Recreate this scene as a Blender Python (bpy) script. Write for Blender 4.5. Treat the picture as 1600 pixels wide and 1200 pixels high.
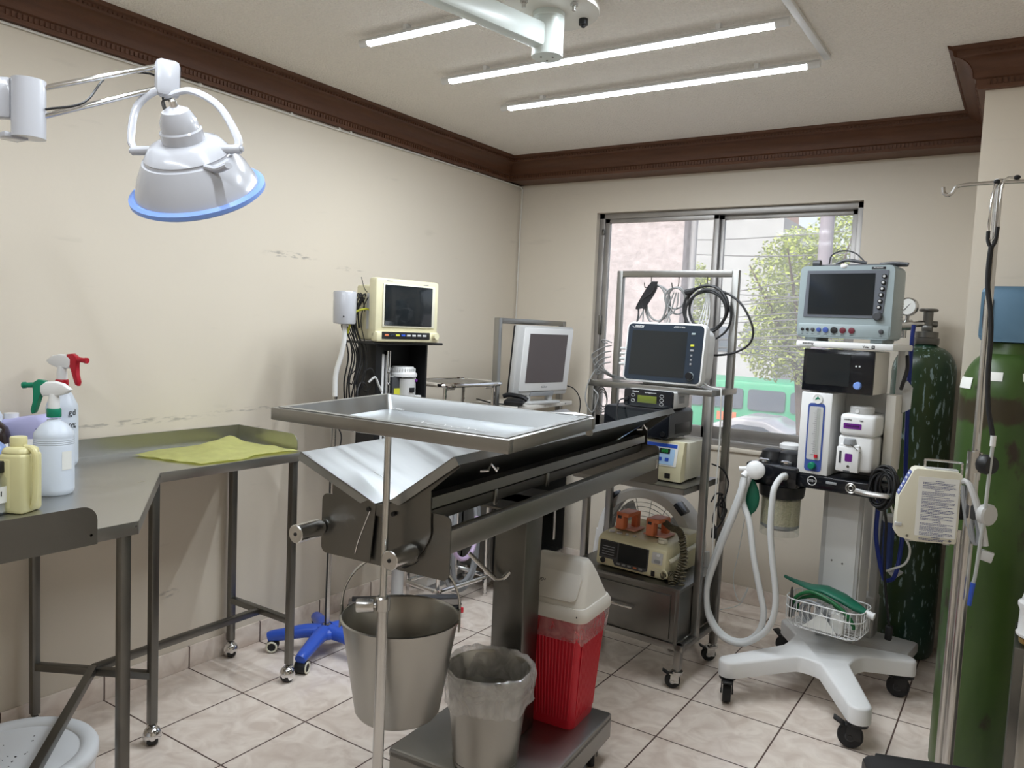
import bpy, bmesh, math, random
from mathutils import Vector, Matrix, Euler
for _o in list(bpy.data.objects):
    bpy.data.objects.remove(_o, do_unlink=True)
SC = bpy.context.scene
COL = SC.collection
random.seed(7)
rad = math.radians
PI = math.pi

# ------------------------------------------------------------------ camera
cam = bpy.data.cameras.new('camera')
cam.lens = 27.354
cam.sensor_width = 36
cam.clip_start = 0.02
cam.clip_end = 400
camo = bpy.data.objects.new('camera', cam)
COL.objects.link(camo)
_yaw, _pit, _rol = -0.583298, 0.0744337, 0.0439080
_f = Vector((math.sin(_yaw)*math.cos(_pit), math.cos(_yaw)*math.cos(_pit), -math.sin(_pit)))
_r = Vector((math.cos(_yaw), -math.sin(_yaw), 0))
_u = _r.cross(_f)
_r2 = _r*math.cos(_rol) + _u*math.sin(_rol)
_u2 = _u*math.cos(_rol) - _r*math.sin(_rol)
camo.matrix_world = Matrix(((_r2.x, _u2.x, -_f.x, 2.6407), (_r2.y, _u2.y, -_f.y, -1.4539),
                            (_r2.z, _u2.z, -_f.z, 1.3865), (0, 0, 0, 1)))
SC.camera = camo

# ------------------------------------------------------------------ world, sun, exposure
SC.view_settings.view_transform = 'Standard'
SC.view_settings.look = 'None'
SC.view_settings.gamma = 1
SC.view_settings.exposure = 1.42
SC.view_settings.use_curve_mapping = False
W = bpy.data.worlds.new('world')
SC.world = W
W.use_nodes = True
nt = W.node_tree
sky = nt.nodes.new('ShaderNodeTexSky')
sky.sky_type = 'NISHITA'
sky.sun_disc = False
sky.sun_elevation = rad(50)
sky.sun_rotation = rad(200)
sky.dust_density = 4
sky.air_density = 1.0
bg = nt.nodes['Background']
hs = nt.nodes.new('ShaderNodeHueSaturation')
hs.inputs['Saturation'].default_value = 0.45
nt.links.new(sky.outputs[0], hs.inputs['Color'])
nt.links.new(hs.outputs[0], bg.inputs[0])
bg.inputs[1].default_value = 0.14
sun = bpy.data.lights.new('sun', 'SUN')
sun.energy = 0.98
sun.angle = rad(3)
sun.color = (1, .96, .9)
suno = bpy.data.objects.new('sun', sun)
COL.objects.link(suno)
suno.rotation_euler = Euler((rad(42), 0, rad(-25)))
TUBE_POWER = 30.0

# ------------------------------------------------------------------ materials
def N(nt, t, **k):
    n = nt.nodes.new(t)
    for a, b in k.items():
        setattr(n, a, b)
    return n

def mat(name, col, rough=.5, metal=0., spec=.5, noise=0., nscale=8., bump=0., bscale=60., stretch=None,
        coat=0., trans=0., alpha=1., emit=None, estr=0., sss=0., rvar=0., ior=1.45):
    m = bpy.data.materials.new(name)
    m.use_nodes = True
    t = m.node_tree
    b = t.nodes['Principled BSDF']
    c = tuple(col) + (1,)
    b.inputs['Base Color'].default_value = c
    b.inputs['Roughness'].default_value = rough
    b.inputs['Metallic'].default_value = metal
    b.inputs['Specular IOR Level'].default_value = spec
    b.inputs['Coat Weight'].default_value = coat
    b.inputs['Transmission Weight'].default_value = trans
    b.inputs['Alpha'].default_value = alpha
    b.inputs['IOR'].default_value = ior
    if emit:
        b.inputs['Emission Color'].default_value = tuple(emit) + (1,)
        b.inputs['Emission Strength'].default_value = estr
    tc = N(t, 'ShaderNodeTexCoord')
    vec = tc.outputs['Object']
    if stretch:
        mp = N(t, 'ShaderNodeMapping')
        mp.inputs['Scale'].default_value = stretch
        t.links.new(vec, mp.inputs[0])
        vec = mp.outputs[0]
    if noise or rvar:
        nz = N(t, 'ShaderNodeTexNoise')
        nz.inputs['Scale'].default_value = nscale
        nz.inputs['Detail'].default_value = 6
        t.links.new(vec, nz.inputs['Vector'])
        if noise:
            mx = N(t, 'ShaderNodeMix', data_type='RGBA')
            mx.inputs[6].default_value = tuple(max(0, x*(1-noise)) for x in col) + (1,)
            mx.inputs[7].default_value = tuple(min(1, x*(1+noise)) for x in col) + (1,)
            t.links.new(nz.outputs[0], mx.inputs[0])
            t.links.new(mx.outputs[2], b.inputs['Base Color'])
        if rvar:
            mr = N(t, 'ShaderNodeMapRange')
            mr.inputs[3].default_value = max(0.02, rough-rvar)
            mr.inputs[4].default_value = min(1, rough+rvar)
            t.links.new(nz.outputs[0], mr.inputs[0])
            t.links.new(mr.outputs[0], b.inputs['Roughness'])
    if bump:
        n2 = N(t, 'ShaderNodeTexNoise')
        n2.inputs['Scale'].default_value = bscale
        n2.inputs['Detail'].default_value = 3
        t.links.new(vec, n2.inputs['Vector'])
        bp = N(t, 'ShaderNodeBump')
        bp.inputs['Strength'].default_value = bump
        bp.inputs['Distance'].default_value = .01
        t.links.new(n2.outputs[0], bp.inputs['Height'])
        t.links.new(bp.outputs[0], b.inputs['Normal'])
    return m

def hexc(h):
    h = h.lstrip('#')
    v = [int(h[i:i+2], 16)/255 for i in (0, 2, 4)]
    return tuple(x/12.92 if x <= .04045 else ((x+.055)/1.055)**2.4 for x in v)

M = {}
M['steel'] = mat('brushed_steel', (.31, .305, .29), .34, 1, noise=.10, nscale=6, rvar=.10)
M['steel_dark'] = mat('worn_steel', (.185, .182, .17), .36, 1, noise=.18, nscale=9, rvar=.12)
M['steel_tray'] = mat('tray_steel', (.40, .415, .42), .32, 1, noise=.15, nscale=5, rvar=.10, stretch=(1, 5, 1))
M['steel_top'] = mat('tabletop_steel', (.48, .48, .465), .32, 1, noise=.12, nscale=4, rvar=.10, stretch=(5, 1, 1))
M['steel_pail'] = mat('pail_steel', (.40, .395, .37), .32, 1, noise=.06, nscale=5, rvar=.06)
M['chrome'] = mat('chrome', (.75, .75, .75), .10, 1)
M['chrome_dull'] = mat('dull_chrome', (.6, .6, .59), .25, 1, noise=.08, nscale=20)
M['alu'] = mat('window_aluminium', (.36, .345, .33), .45, .8, noise=.2, nscale=14)
M['black'] = mat('black_plastic', (.012, .012, .013), .42)
M['black_gloss'] = mat('glossy_black', (.008, .009, .012), .12)
M['rubber'] = mat('black_rubber', (.015, .015, .016), .65)
M['cable_black'] = mat('black_cable', (.012, .012, .013), .5)
M['cable_grey'] = mat('grey_cable', (.20, .20, .195), .5)
M['cable_white'] = mat('white_cable', (.7, .7, .67), .5)
M['white'] = mat('white_plastic', (.78, .78, .77), .35)
M['white_gloss'] = mat('glossy_white_plastic', (.47, .475, .505), .18, coat=.3)
M['white_warm'] = mat('warm_white_plastic', (.74, .71, .65), .4)
M['white_paint'] = mat('white_enamel', (.70, .76, .73), .3)
M['cream'] = mat('aged_cream_plastic', (.72, .67, .45), .42, noise=.06, nscale=5)
M['cream_pale'] = mat('pale_cream_plastic', (.72, .69, .56), .42)
M['grey_plastic'] = mat('grey_plastic', (.30, .31, .32), .45)
M['grey_light'] = mat('light_grey_plastic', (.55, .55, .54), .42)
M['grey_blue'] = mat('blue_grey_plastic', (.29, .345, .355), .38)
M['grey_dark'] = mat('dark_grey_plastic', (.055, .057, .062), .42)
M['navy'] = mat('navy_bezel', (.02, .03, .045), .2)
M['screen'] = mat('dark_screen', (.015, .018, .02), .08)
M['screen_grey'] = mat('matte_grey_screen', (.105, .088, .088), .4)
M['lcd_green'] = mat('green_lcd', (.13, .16, .02), .3)
M['blue_rim'] = mat('pale_blue_rubber', (.22, .36, .80), .4)
M['blue'] = mat('blue_plastic', (.035, .10, .52), .3)
M['blue_guard'] = mat('dusty_blue_plastic', (.12, .23, .34), .45, noise=.12, nscale=6)
M['blue_hose'] = mat('blue_hose', (.012, .03, .22), .35)
M['blue_label'] = mat('blue_label', (.05, .09, .32), .4)
M['green_plastic'] = mat('green_plastic', (.005, .20, .11), .35)
M['green_rubber'] = mat('green_rubber', (.01, .14, .08), .45, noise=.15, nscale=12)
M['green_hose'] = mat('green_hose', (.012, .13, .04), .35)
M['red'] = mat('red_plastic', (.60, .012, .03), .35)
M['red_trigger'] = mat('red_trigger', (.45, .01, .025), .3)
M['orange'] = mat('orange_plastic', (.68, .20, .085), .45)
M['orange_pale'] = mat('pale_orange_label', (.75, .38, .28), .5)
M['maroon'] = mat('maroon_plastic', (.13, .018, .03), .35)
M['grey_mid'] = mat('slate_plastic', (.11, .12, .14), .4)
M['purple'] = mat('purple_label', (.14, .015, .22), .4)
M['yellow_label'] = mat('yellow_label', (.62, .62, .05), .5)
M['translucent'] = mat('translucent_bottle', (.70, .76, .84), .35, sss=.2, trans=.15)
M['jug_yellow'] = mat('yellow_jug', (.80, .74, .40), .3, trans=.25)
M['lilac'] = mat('lilac_plastic', (.50, .50, .78), .4)
M['amber'] = mat('dark_brown_bottle', (.02, .012, .01), .2)
M['bluetint'] = mat('pale_blue_bottle', (.30, .42, .75), .25, trans=.3)
M['cloth'] = mat('yellow_microfibre', (.95, .93, .36), .95, noise=.18, nscale=30, bump=.6, bscale=400)
M['ink'] = mat('black_ink', (.01, .01, .012), .6)
M['ink_blue'] = mat('blue_ink', (.05, .06, .22), .6)
M['ink_grey'] = mat('grey_ink', (.25, .25, .26), .6)
M['paper'] = mat('white_paper', (.80, .80, .76), .7)
M['granules'] = mat('soda_lime_granules', (.62, .57, .40), .9, noise=.45, nscale=160, bump=1, bscale=160)
M['coil_brown'] = mat('grubby_cord', (.10, .085, .05), .5, noise=.2, nscale=40)
M['hose_clear'] = mat('corrugated_white_hose', (.72, .73, .72), .4, trans=.15)
M['tank_dirty'] = None
M['pvc'] = mat('clear_tube', (.62, .64, .62), .3, trans=.3)
M['led_blue'] = mat('blue_panel', (.42, .62, .85), .3)
M['digit'] = mat('green_digits', (.02, .35, .06), .4)
M['basin'] = mat('white_basin', (.74, .76, .78), .35)
M['lavender_hose'] = mat('lavender_hose', (.55, .42, .62), .4)

def glass(name, tint=(.95, .97, .96), fac=.10, diff=.0, dcol=(.9, .9, .9), wrinkle=0.):
    m = bpy.data.materials.new(name)
    m.use_nodes = True
    t = m.node_tree
    t.nodes.remove(t.nodes['Principled BSDF'])
    out = t.nodes['Material Output']
    tr = N(t, 'ShaderNodeBsdfTransparent')
    tr.inputs[0].default_value = tint + (1,)
    gl = N(t, 'ShaderNodeBsdfGlossy')
    gl.inputs['Roughness'].default_value = .05
    mx = N(t, 'ShaderNodeMixShader')
    mx.inputs[0].default_value = fac
    t.links.new(tr.outputs[0], mx.inputs[1])
    t.links.new(gl.outputs[0], mx.inputs[2])
    last = mx
    if diff:
        df = N(t, 'ShaderNodeBsdfDiffuse')
        df.inputs[0].default_value = dcol + (1,)
        tl = N(t, 'ShaderNodeBsdfTranslucent')
        tl.inputs[0].default_value = dcol + (1,)
        m1 = N(t, 'ShaderNodeMixShader')
        m1.inputs[0].default_value = .6
        t.links.new(df.outputs[0], m1.inputs[1])
        t.links.new(tl.outputs[0], m1.inputs[2])
        m2 = N(t, 'ShaderNodeMixShader')
        nz = N(t, 'ShaderNodeTexNoise')
        nz.inputs['Scale'].default_value = 14 if wrinkle else 7
        nz.inputs['Distortion'].default_value = 1.0 if wrinkle else 0
        nz.inputs['Detail'].default_value = 5
        tc = N(t, 'ShaderNodeTexCoord')
        t.links.new(tc.outputs['Object'], nz.inputs['Vector'])
        if wrinkle:
            bp = N(t, 'ShaderNodeBump'); bp.inputs['Strength'].default_value = wrinkle; bp.inputs['Distance'].default_value = .02
            t.links.new(nz.outputs[0], bp.inputs['Height'])
            for n in (gl, df): t.links.new(bp.outputs[0], n.inputs['Normal'])
        mr = N(t, 'ShaderNodeMapRange')
        mr.inputs[1].default_value = .3 if wrinkle else 0; mr.inputs[2].default_value = .7 if wrinkle else 1
        mr.inputs[3].default_value = diff*(.35 if wrinkle else .7)
        mr.inputs[4].default_value = diff*(1.75 if wrinkle else 1.3)
        t.links.new(nz.outputs[0], mr.inputs[0])
        t.links.new(mr.outputs[0], m2.inputs[0])
        t.links.new(last.outputs[0], m2.inputs[1])
        t.links.new(m1.outputs[0], m2.inputs[2])
        last = m2
    t.links.new(last.outputs[0], out.inputs[0])
    return m

M['pane'] = glass('dusty_window_glass', (.97, .97, .97), .02, .20)
M['clear'] = glass('clear_plastic', (.90, .92, .90), .12, .06)
M['film'] = glass('thin_plastic_film', (.96, .96, .96), .16, .40, (.95, .95, .95), .9)
M['film_red'] = glass('thin_bin_film', (.97, .95, .95), .14, .28, (.95, .92, .92), .8)

# floor: marbled beige tiles, brown grout
def tile_mat(name, grout=True, S=.335):
    m = mat(name, (.55, .47, .42), .24, spec=.6, coat=.35)
    t = m.node_tree
    b = t.nodes['Principled BSDF']
    tc = N(t, 'ShaderNodeTexCoord')
    nz = N(t, 'ShaderNodeTexNoise'); nz.inputs['Scale'].default_value = 9; nz.inputs['Detail'].default_value = 10
    nz.inputs['Distortion'].default_value = 1.6
    t.links.new(tc.outputs['Object'], nz.inputs['Vector'])
    cr = N(t, 'ShaderNodeValToRGB')
    e = cr.color_ramp.elements
    e[0].position = .34; e[0].color = hexc('#d9c9bc') + (1,)
    e[1].position = .64; e[1].color = hexc('#efe3d7') + (1,)
    t.links.new(nz.outputs[0], cr.inputs[0])
    sx = N(t, 'ShaderNodeSeparateXYZ'); t.links.new(tc.outputs['Object'], sx.inputs[0])
    def line(o):
        d = N(t, 'ShaderNodeMath', operation='DIVIDE'); t.links.new(o, d.inputs[0]); d.inputs[1].default_value = S
        a = N(t, 'ShaderNodeMath', operation='ADD'); t.links.new(d.outputs[0], a.inputs[0]); a.inputs[1].default_value = 50.5
        f = N(t, 'ShaderNodeMath', operation='FRACT'); t.links.new(a.outputs[0], f.inputs[0])
        s = N(t, 'ShaderNodeMath', operation='SUBTRACT'); t.links.new(f.outputs[0], s.inputs[0]); s.inputs[1].default_value = .5
        b_ = N(t, 'ShaderNodeMath', operation='ABSOLUTE'); t.links.new(s.outputs[0], b_.inputs[0])
        return b_.outputs[0]
    if grout:
        mn = N(t, 'ShaderNodeMath', operation='MINIMUM')
        t.links.new(line(sx.outputs[0]), mn.inputs[0]); t.links.new(line(sx.outputs[1]), mn.inputs[1])
        src = mn.outputs[0]
    else:
        src = line(sx.outputs[1 if grout is None else 0])
    lt = N(t, 'ShaderNodeMapRange'); lt.inputs[1].default_value = .006; lt.inputs[2].default_value = .010
    t.links.new(src, lt.inputs[0])
    mx = N(t, 'ShaderNodeMix', data_type='RGBA')
    mx.inputs[6].default_value = hexc('#5b4740') + (1,)
    t.links.new(lt.outputs[0], mx.inputs[0]); t.links.new(cr.outputs[0], mx.inputs[7])
    t.links.new(mx.outputs[2], b.inputs['Base Color'])
    mr = N(t, 'ShaderNodeMapRange'); mr.inputs[3].default_value = .8; mr.inputs[4].default_value = .24
    t.links.new(lt.outputs[0], mr.inputs[0]); t.links.new(mr.outputs[0], b.inputs['Roughness'])
    bp = N(t, 'ShaderNodeBump'); bp.inputs['Distance'].default_value = .002
    t.links.new(lt.outputs[0], bp.inputs['Height']); t.links.new(bp.outputs[0], b.inputs['Normal'])
    return m
M['floor'] = tile_mat('marbled_floor_tile')
M['skirt_y'] = tile_mat('skirting_tile_side', None)
M['skirt_x'] = tile_mat('skirting_tile_back', False)

def wall_mat(name, col):
    m = mat(name, col, .45, noise=.035, nscale=1.5, bump=.05, bscale=25)
    t = m.node_tree; b = t.nodes['Principled BSDF']
    # faint scuffs: thin darker smears
    tc = N(t, 'ShaderNodeTexCoord')
    mp = N(t, 'ShaderNodeMapping'); mp.inputs['Scale'].default_value = (3, 3, 14)
    t.links.new(tc.outputs['Object'], mp.inputs[0])
    nz = N(t, 'ShaderNodeTexNoise'); nz.inputs['Scale'].default_value = 1.3; nz.inputs['Detail'].default_value = 9
    t.links.new(mp.outputs[0], nz.inputs['Vector'])
    mr = N(t, 'ShaderNodeMapRange'); mr.inputs[1].default_value = .66; mr.inputs[2].default_value = .78; mr.inputs[4].default_value = .22
    t.links.new(nz.outputs[0], mr.inputs[0])
    old = b.inputs['Base Color'].links[0].from_socket
    mx = N(t, 'ShaderNodeMix', data_type='RGBA')
    mx.inputs[7].default_value = tuple(c*.55 for c in col) + (1,)
    t.links.new(mr.outputs[0], mx.inputs[0]); t.links.new(old, mx.inputs[6])
    t.links.new(mx.outputs[2], b.inputs['Base Color'])
    return m
M['wall'] = wall_mat('cream_wall_paint', hexc('#dbd1c1'))
def smears(m, marks):
    """grubby rub marks at given spots of the left wall: (y, z, half length, half height, strength)"""
    t = m.node_tree; b = t.nodes['Principled BSDF']
    tc = N(t, 'ShaderNodeTexCoord'); sx = N(t, 'ShaderNodeSeparateXYZ'); t.links.new(tc.outputs['Object'], sx.inputs[0])
    mp = N(t, 'ShaderNodeMapping'); mp.inputs['Scale'].default_value = (1, 14, 60); t.links.new(tc.outputs['Object'], mp.inputs[0])
    nz = N(t, 'ShaderNodeTexNoise'); nz.inputs['Scale'].default_value = 1.5; nz.inputs['Detail'].default_value = 8; t.links.new(mp.outputs[0], nz.inputs['Vector'])
    nr = N(t, 'ShaderNodeMapRange'); nr.inputs[1].default_value = .48; nr.inputs[2].default_value = .62; t.links.new(nz.outputs[0], nr.inputs[0])
    def op(k, a, c):
        n = N(t, 'ShaderNodeMath', operation=k)
        for i, v in enumerate((a, c)):
            if isinstance(v, (int, float)): n.inputs[i].default_value = v
            else: t.links.new(v, n.inputs[i])
        return n.outputs[0]
    last = b.inputs['Base Color'].links[0].from_socket
    for (y, z, hy, hz, st) in marks:
        dy = op('DIVIDE', op('SUBTRACT', sx.outputs[1], y), hy); dz = op('DIVIDE', op('SUBTRACT', sx.outputs[2], z), hz)
        d2 = op('ADD', op('MULTIPLY', dy, dy), op('MULTIPLY', dz, dz))
        r = N(t, 'ShaderNodeMapRange'); r.inputs[1].default_value = 1.0; r.inputs[2].default_value = .2; r.inputs[4].default_value = st
        t.links.new(d2, r.inputs[0])
        mx = N(t, 'ShaderNodeMix', data_type='RGBA'); mx.inputs[7].default_value = (.13, .12, .11, 1)
        t.links.new(op('MULTIPLY', r.outputs[0], nr.outputs[0]), mx.inputs[0]); t.links.new(last, mx.inputs[6]); last = mx.outputs[2]
    t.links.new(last, b.inputs['Base Color'])
M['wall_marked'] = wall_mat('marked_cream_wall_paint', hexc('#dbd1c1'))
smears(M['wall_marked'], [(.80, 1.645, .17, .016, .55), (1.15, 1.615, .12, .012, .3), (.05, .985, .45, .014, .45), (.62, 1.0, .25, .010, .4), (.60, .92, .08, .01, .5), (.25, .32, .05, .02, .4), (1.55, 1.20, .05, .05, .3)])
M['ceiling'] = mat('popcorn_ceiling', hexc('#f3ece2'), .9, noise=.10, nscale=120, bump=1.0, bscale=120)
M['wood'] = mat('dark_stained_wood', hexc('#5c3a26'), .5, noise=.35, nscale=7, stretch=(1, 1, 9), bump=.06, bscale=30)

def tank_mat(name, base, dark, chip, band, amount, vs):
    m = mat(name, base, .35)
    t = m.node_tree; b = t.nodes['Principled BSDF']
    tc = N(t, 'ShaderNodeTexCoord')
    mp = N(t, 'ShaderNodeMapping'); mp.inputs['Scale'].default_value = (1, 1, vs)
    t.links.new(tc.outputs['Object'], mp.inputs[0])
    def nz(sc, det, a, c):
        n = N(t, 'ShaderNodeTexNoise'); n.inputs['Scale'].default_value = sc; n.inputs['Detail'].default_value = det
        t.links.new(mp.outputs[0], n.inputs['Vector'])
        r = N(t, 'ShaderNodeMapRange'); r.inputs[1].default_value = a; r.inputs[2].default_value = c
        t.links.new(n.outputs[0], r.inputs[0]); return r.outputs[0]
    def mix(f, a, col):
        x = N(t, 'ShaderNodeMix', data_type='RGBA')
        if isinstance(f, float): x.inputs[0].default_value = f
        else: t.links.new(f, x.inputs[0])
        if isinstance(a, tuple): x.inputs[6].default_value = a + (1,)
        else: t.links.new(a, x.inputs[6])
        x.inputs[7].default_value = col + (1,)
        return x.outputs[2]
    c = mix(nz(6, 4, .35, .65), base, dark)
    c = mix(nz(24 if band else 62, 9, amount, amount+.05), c, chip)
    if band:
        sx = N(t, 'ShaderNodeSeparateXYZ'); t.links.new(tc.outputs['Object'], sx.inputs[0])
        n = N(t, 'ShaderNodeTexNoise'); n.inputs['Scale'].default_value = 18; n.inputs['Detail'].default_value = 6
        t.links.new(tc.outputs['Object'], n.inputs['Vector'])
        ad = N(t, 'ShaderNodeMath', operation='MULTIPLY_ADD'); t.links.new(n.outputs[0], ad.inputs[0]); ad.inputs[1].default_value = .09
        t.links.new(sx.outputs[2], ad.inputs[2])
        s1 = N(t, 'ShaderNodeMath', operation='SUBTRACT'); t.links.new(ad.outputs[0], s1.inputs[0]); s1.inputs[1].default_value = band
        ab = N(t, 'ShaderNodeMath', operation='ABSOLUTE'); t.links.new(s1.outputs[0], ab.inputs[0])
        r = N(t, 'ShaderNodeMapRange'); r.inputs[1].default_value = .045; r.inputs[2].default_value = .03; r.inputs[4].default_value = .85
        t.links.new(ab.outputs[0], r.inputs[0])
        c = mix(r.outputs[0], c, (.035, .018, .012))
        c = mix(nz(13, 6, .63, .70), c, (.03, .02, .012))
    t.links.new(c, b.inputs['Base Color'])
    return m
M['tank_old'] = tank_mat('chipped_green_paint', (.040, .062, .014), (.012, .045, .030), (.25, .34, .34), None, .585, .28)
M['tank_new'] = tank_mat('green_cylinder_paint', (.055, .105, .022), (.032, .068, .015), (.03, .03, .015), 1.235, .66, .5)

# ------------------------------------------------------------------ mesh helpers
def frame_from(d):
    d = Vector(d).normalized()
    a = Vector((0, 0, 1)) if abs(d.z) < .95 else Vector((1, 0, 0))
    x = a.cross(d).normalized()
    y = d.cross(x)
    return Matrix((x, y, d)).transposed()

class MB:
    def __init__(s):
        s.b = bmesh.new()
    def _v(s, p):
        return s.b.verts.new(p)
    def box(s, c, d, bev=0., rot=None, seg=2):
        m = Matrix.Translation(c)
        if rot is not None:
            m = m @ (rot.to_4x4() if isinstance(rot, Matrix) else Euler([rad(a) for a in rot]).to_matrix().to_4x4())
        m = m @ Matrix.Diagonal((d[0], d[1], d[2], 1))
        r = bmesh.ops.create_cube(s.b, size=1, matrix=m)
        if bev:
            ed = list({e for v in r['verts'] for e in v.link_edges})
            bmesh.ops.bevel(s.b, geom=ed, offset=min(bev, min(d)*.49), segments=seg, profile=.5, affect='EDGES')
        return s
    def b6(s, x0, x1, y0, y1, z0, z1, bev=0., rot=None):
        return s.box(((x0+x1)/2, (y0+y1)/2, (z0+z1)/2), (abs(x1-x0), abs(y1-y0), abs(z1-z0)), bev, rot)
    def rings(s, rings, cap=True, closed=False):
        R = [[s._v(p) for p in r] for r in rings]
        n = len(R[0])
        for i in range(len(R) - (0 if closed else 1)):
            A, B = R[i], R[(i+1) % len(R)]
            for j in range(n):
                k = (j+1) % n
                try: s.b.faces.new((A[j], A[k], B[k], B[j]))
                except ValueError: pass
        if cap and not closed:
            try:
                s.b.faces.new(list(reversed(R[0]))); s.b.faces.new(R[-1])
            except ValueError: pass
        return s
    def cyl(s, p0, p1, r0, r1=None, n=20, cap=True):
        p0, p1 = Vector(p0), Vector(p1)
        if r1 is None: r1 = r0
        F = frame_from(p1-p0)
        return s.rings([[p + F @ Vector((r*math.cos(2*PI*k/n), r*math.sin(2*PI*k/n), 0)) for k in range(n)]
                        for p, r in ((p0, r0), (p1, r1))], cap)
    def lathe(s, prof, o=(0, 0, 0), ax=(0, 0, 1), n=32, cap=True, squash=(1, 1)):
        o = Vector(o); F = frame_from(ax)
        return s.rings([[o + F @ Vector((max(r, 1e-4)*math.cos(2*PI*k/n)*squash[0], max(r, 1e-4)*math.sin(2*PI*k/n)*squash[1], h)) for k in range(n)]
                        for r, h in prof], cap)
    def tube(s, pts, r, n=8, smooth=4, closed=False, cap=True, flat=1.):
        P = [Vector(p) for p in pts]
        if smooth and len(P) > 2:
            P = spline(P, smooth, closed)
        if closed and (P[0]-P[-1]).length < 1e-6: P = P[:-1]
        T = []
        for i in range(len(P)):
            a = P[i-1] if (i or closed) else P[0]
            b = P[(i+1) % len(P)] if (i+1 < len(P) or closed) else P[-1]
            d = b-a
            T.append(d.normalized() if d.length > 1e-9 else Vector((0, 0, 1)))
        F = frame_from(T[0]); x = F.col[0].copy()
        R = []
        for i, p in enumerate(P):
            x = (x - T[i]*x.dot(T[i])).normalized()
            y = T[i].cross(x)
            rr = r(i/(len(P)-1)) if callable(r) else r
            R.append([p + x*(rr*math.cos(2*PI*k/n)) + y*(rr*flat*math.sin(2*PI*k/n)) for k in range(n)])
        return s.rings(R, cap, closed)
    def torus(s, c, R, r, ax=(0, 0, 1), n=40, m=8, sq=(1, 1)):
        F = frame_from(ax); c = Vector(c)
        return s.tube([c + F @ Vector((R*sq[0]*math.cos(2*PI*k/n), R*sq[1]*math.sin(2*PI*k/n), 0)) for k in range(n)], r, m, 0, True)
    def ball(s, c, r, n=16, m=10):
        rx, ry, rz = (r, r, r) if not hasattr(r, '__len__') else r
        c = Vector(c)
        return s.rings([[c + Vector((rx*math.sin(a)*math.cos(2*PI*k/n), ry*math.sin(a)*math.sin(2*PI*k/n), rz*math.cos(a))) for k in range(n)]
                        for a in [PI-PI*(i+.02)/(m+.04) for i in range(m+1)]], True)
    def prism(s, poly, h0, h1, mtx=None, bev=0.):
        """outline in local xy extruded along local z; mtx maps to object space"""
        mtx = mtx or Matrix.Identity(4)
        A = [s._v(mtx @ Vector((p[0], p[1], h0))) for p in poly]
        B = [s._v(mtx @ Vector((p[0], p[1], h1))) for p in poly]
        n = len(poly); fs = []
        for j in range(n):
            k = (j+1) % n
            fs.append(s.b.faces.new((A[j], A[k], B[k], B[j])))
        fs.append(s.b.faces.new(list(reversed(A)))); fs.append(s.b.faces.new(B))
        if bev:
            ed = [e for e in fs[-1].edges] + [e for e in fs[-2].edges]
            bmesh.ops.bevel(s.b, geom=ed, offset=bev, segments=2, profile=.5, affect='EDGES')
        return s
    def grid(s, f, nu, nv, thick=0.):
        G = [[s._v(f(i/nu, j/nv)) for j in range(nv+1)] for i in range(nu+1)]
        for i in range(nu):
            for j in range(nv):
                s.b.faces.new((G[i][j], G[i+1][j], G[i+1][j+1], G[i][j+1]))
        return s

def spline(P, k, closed=False):
    out = []
    n = len(P)
    for i in range(n if closed else n-1):
        p1, p2 = P[i], P[(i+1) % n]
        p0 = P[i-1] if (i or closed) else p1*2-p2
        p3 = P[(i+2) % n] if (i+2 < n or closed) else p2*2-p1
        for j in range(k):
            t = j/k
            out.append(.5*((2*p1) + (p2-p0)*t + (2*p0-5*p1+4*p2-p3)*t*t + (3*p1-p0-3*p2+p3)*t**3))
    if not closed: out.append(P[-1].copy())
    return out

def rrect(w, h, r, n=5, cx=0, cy=0):
    out = []
    for (sx, sy, a0) in ((1, 1, 0), (-1, 1, 90), (-1, -1, 180), (1, -1, 270)):
        for k in range(n+1):
            a = rad(a0 + 90*k/n)
            out.append((cx + sx*(w/2-r) + r*math.cos(a), cy + sy*(h/2-r) + r*math.sin(a)))
    return out

def obj(name, mb, m, parent=None, loc=None, rot=None, sharp=35):
    me = bpy.data.meshes.new(name)
    b = mb.b
    bmesh.ops.recalc_face_normals(b, faces=b.faces)
    for f in b.faces: f.smooth = True
    b.to_mesh(me); b.free()
    me.set_sharp_from_angle(angle=rad(sharp))
    if isinstance(m, str): m = M[m]
    me.materials.append(m)
    o = bpy.data.objects.new(name, me)
    COL.objects.link(o)
    if parent: o.parent = parent
    if loc: o.location = loc
    if rot is not None: o.rotation_euler = [rad(a) for a in rot]
    return o

def thing(name, label, cat, loc=(0, 0, 0), rz=0, group=None, rot=None):
    o = bpy.data.objects.new(name, None)
    o.empty_display_size = .05
    COL.objects.link(o)
    o.location = loc
    o.rotation_euler = [rad(a) for a in rot] if rot else (0, 0, rad(rz))
    return tag(o, label, cat, group)

def tag(o, label, cat, group=None):
    o['label'] = label; o['category'] = cat
    if group: o['group'] = group
    return o

def struct(name, mb, m, parent=None):
    o = obj(name, mb, m, parent)
    if not parent: o['kind'] = 'structure'
    return o

def copy_tree(o, parent=None):
    c = o.copy(); COL.objects.link(c)
    if parent: c.parent = parent
    for ch in list(o.children):
        copy_tree(ch, c)
    return c

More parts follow.
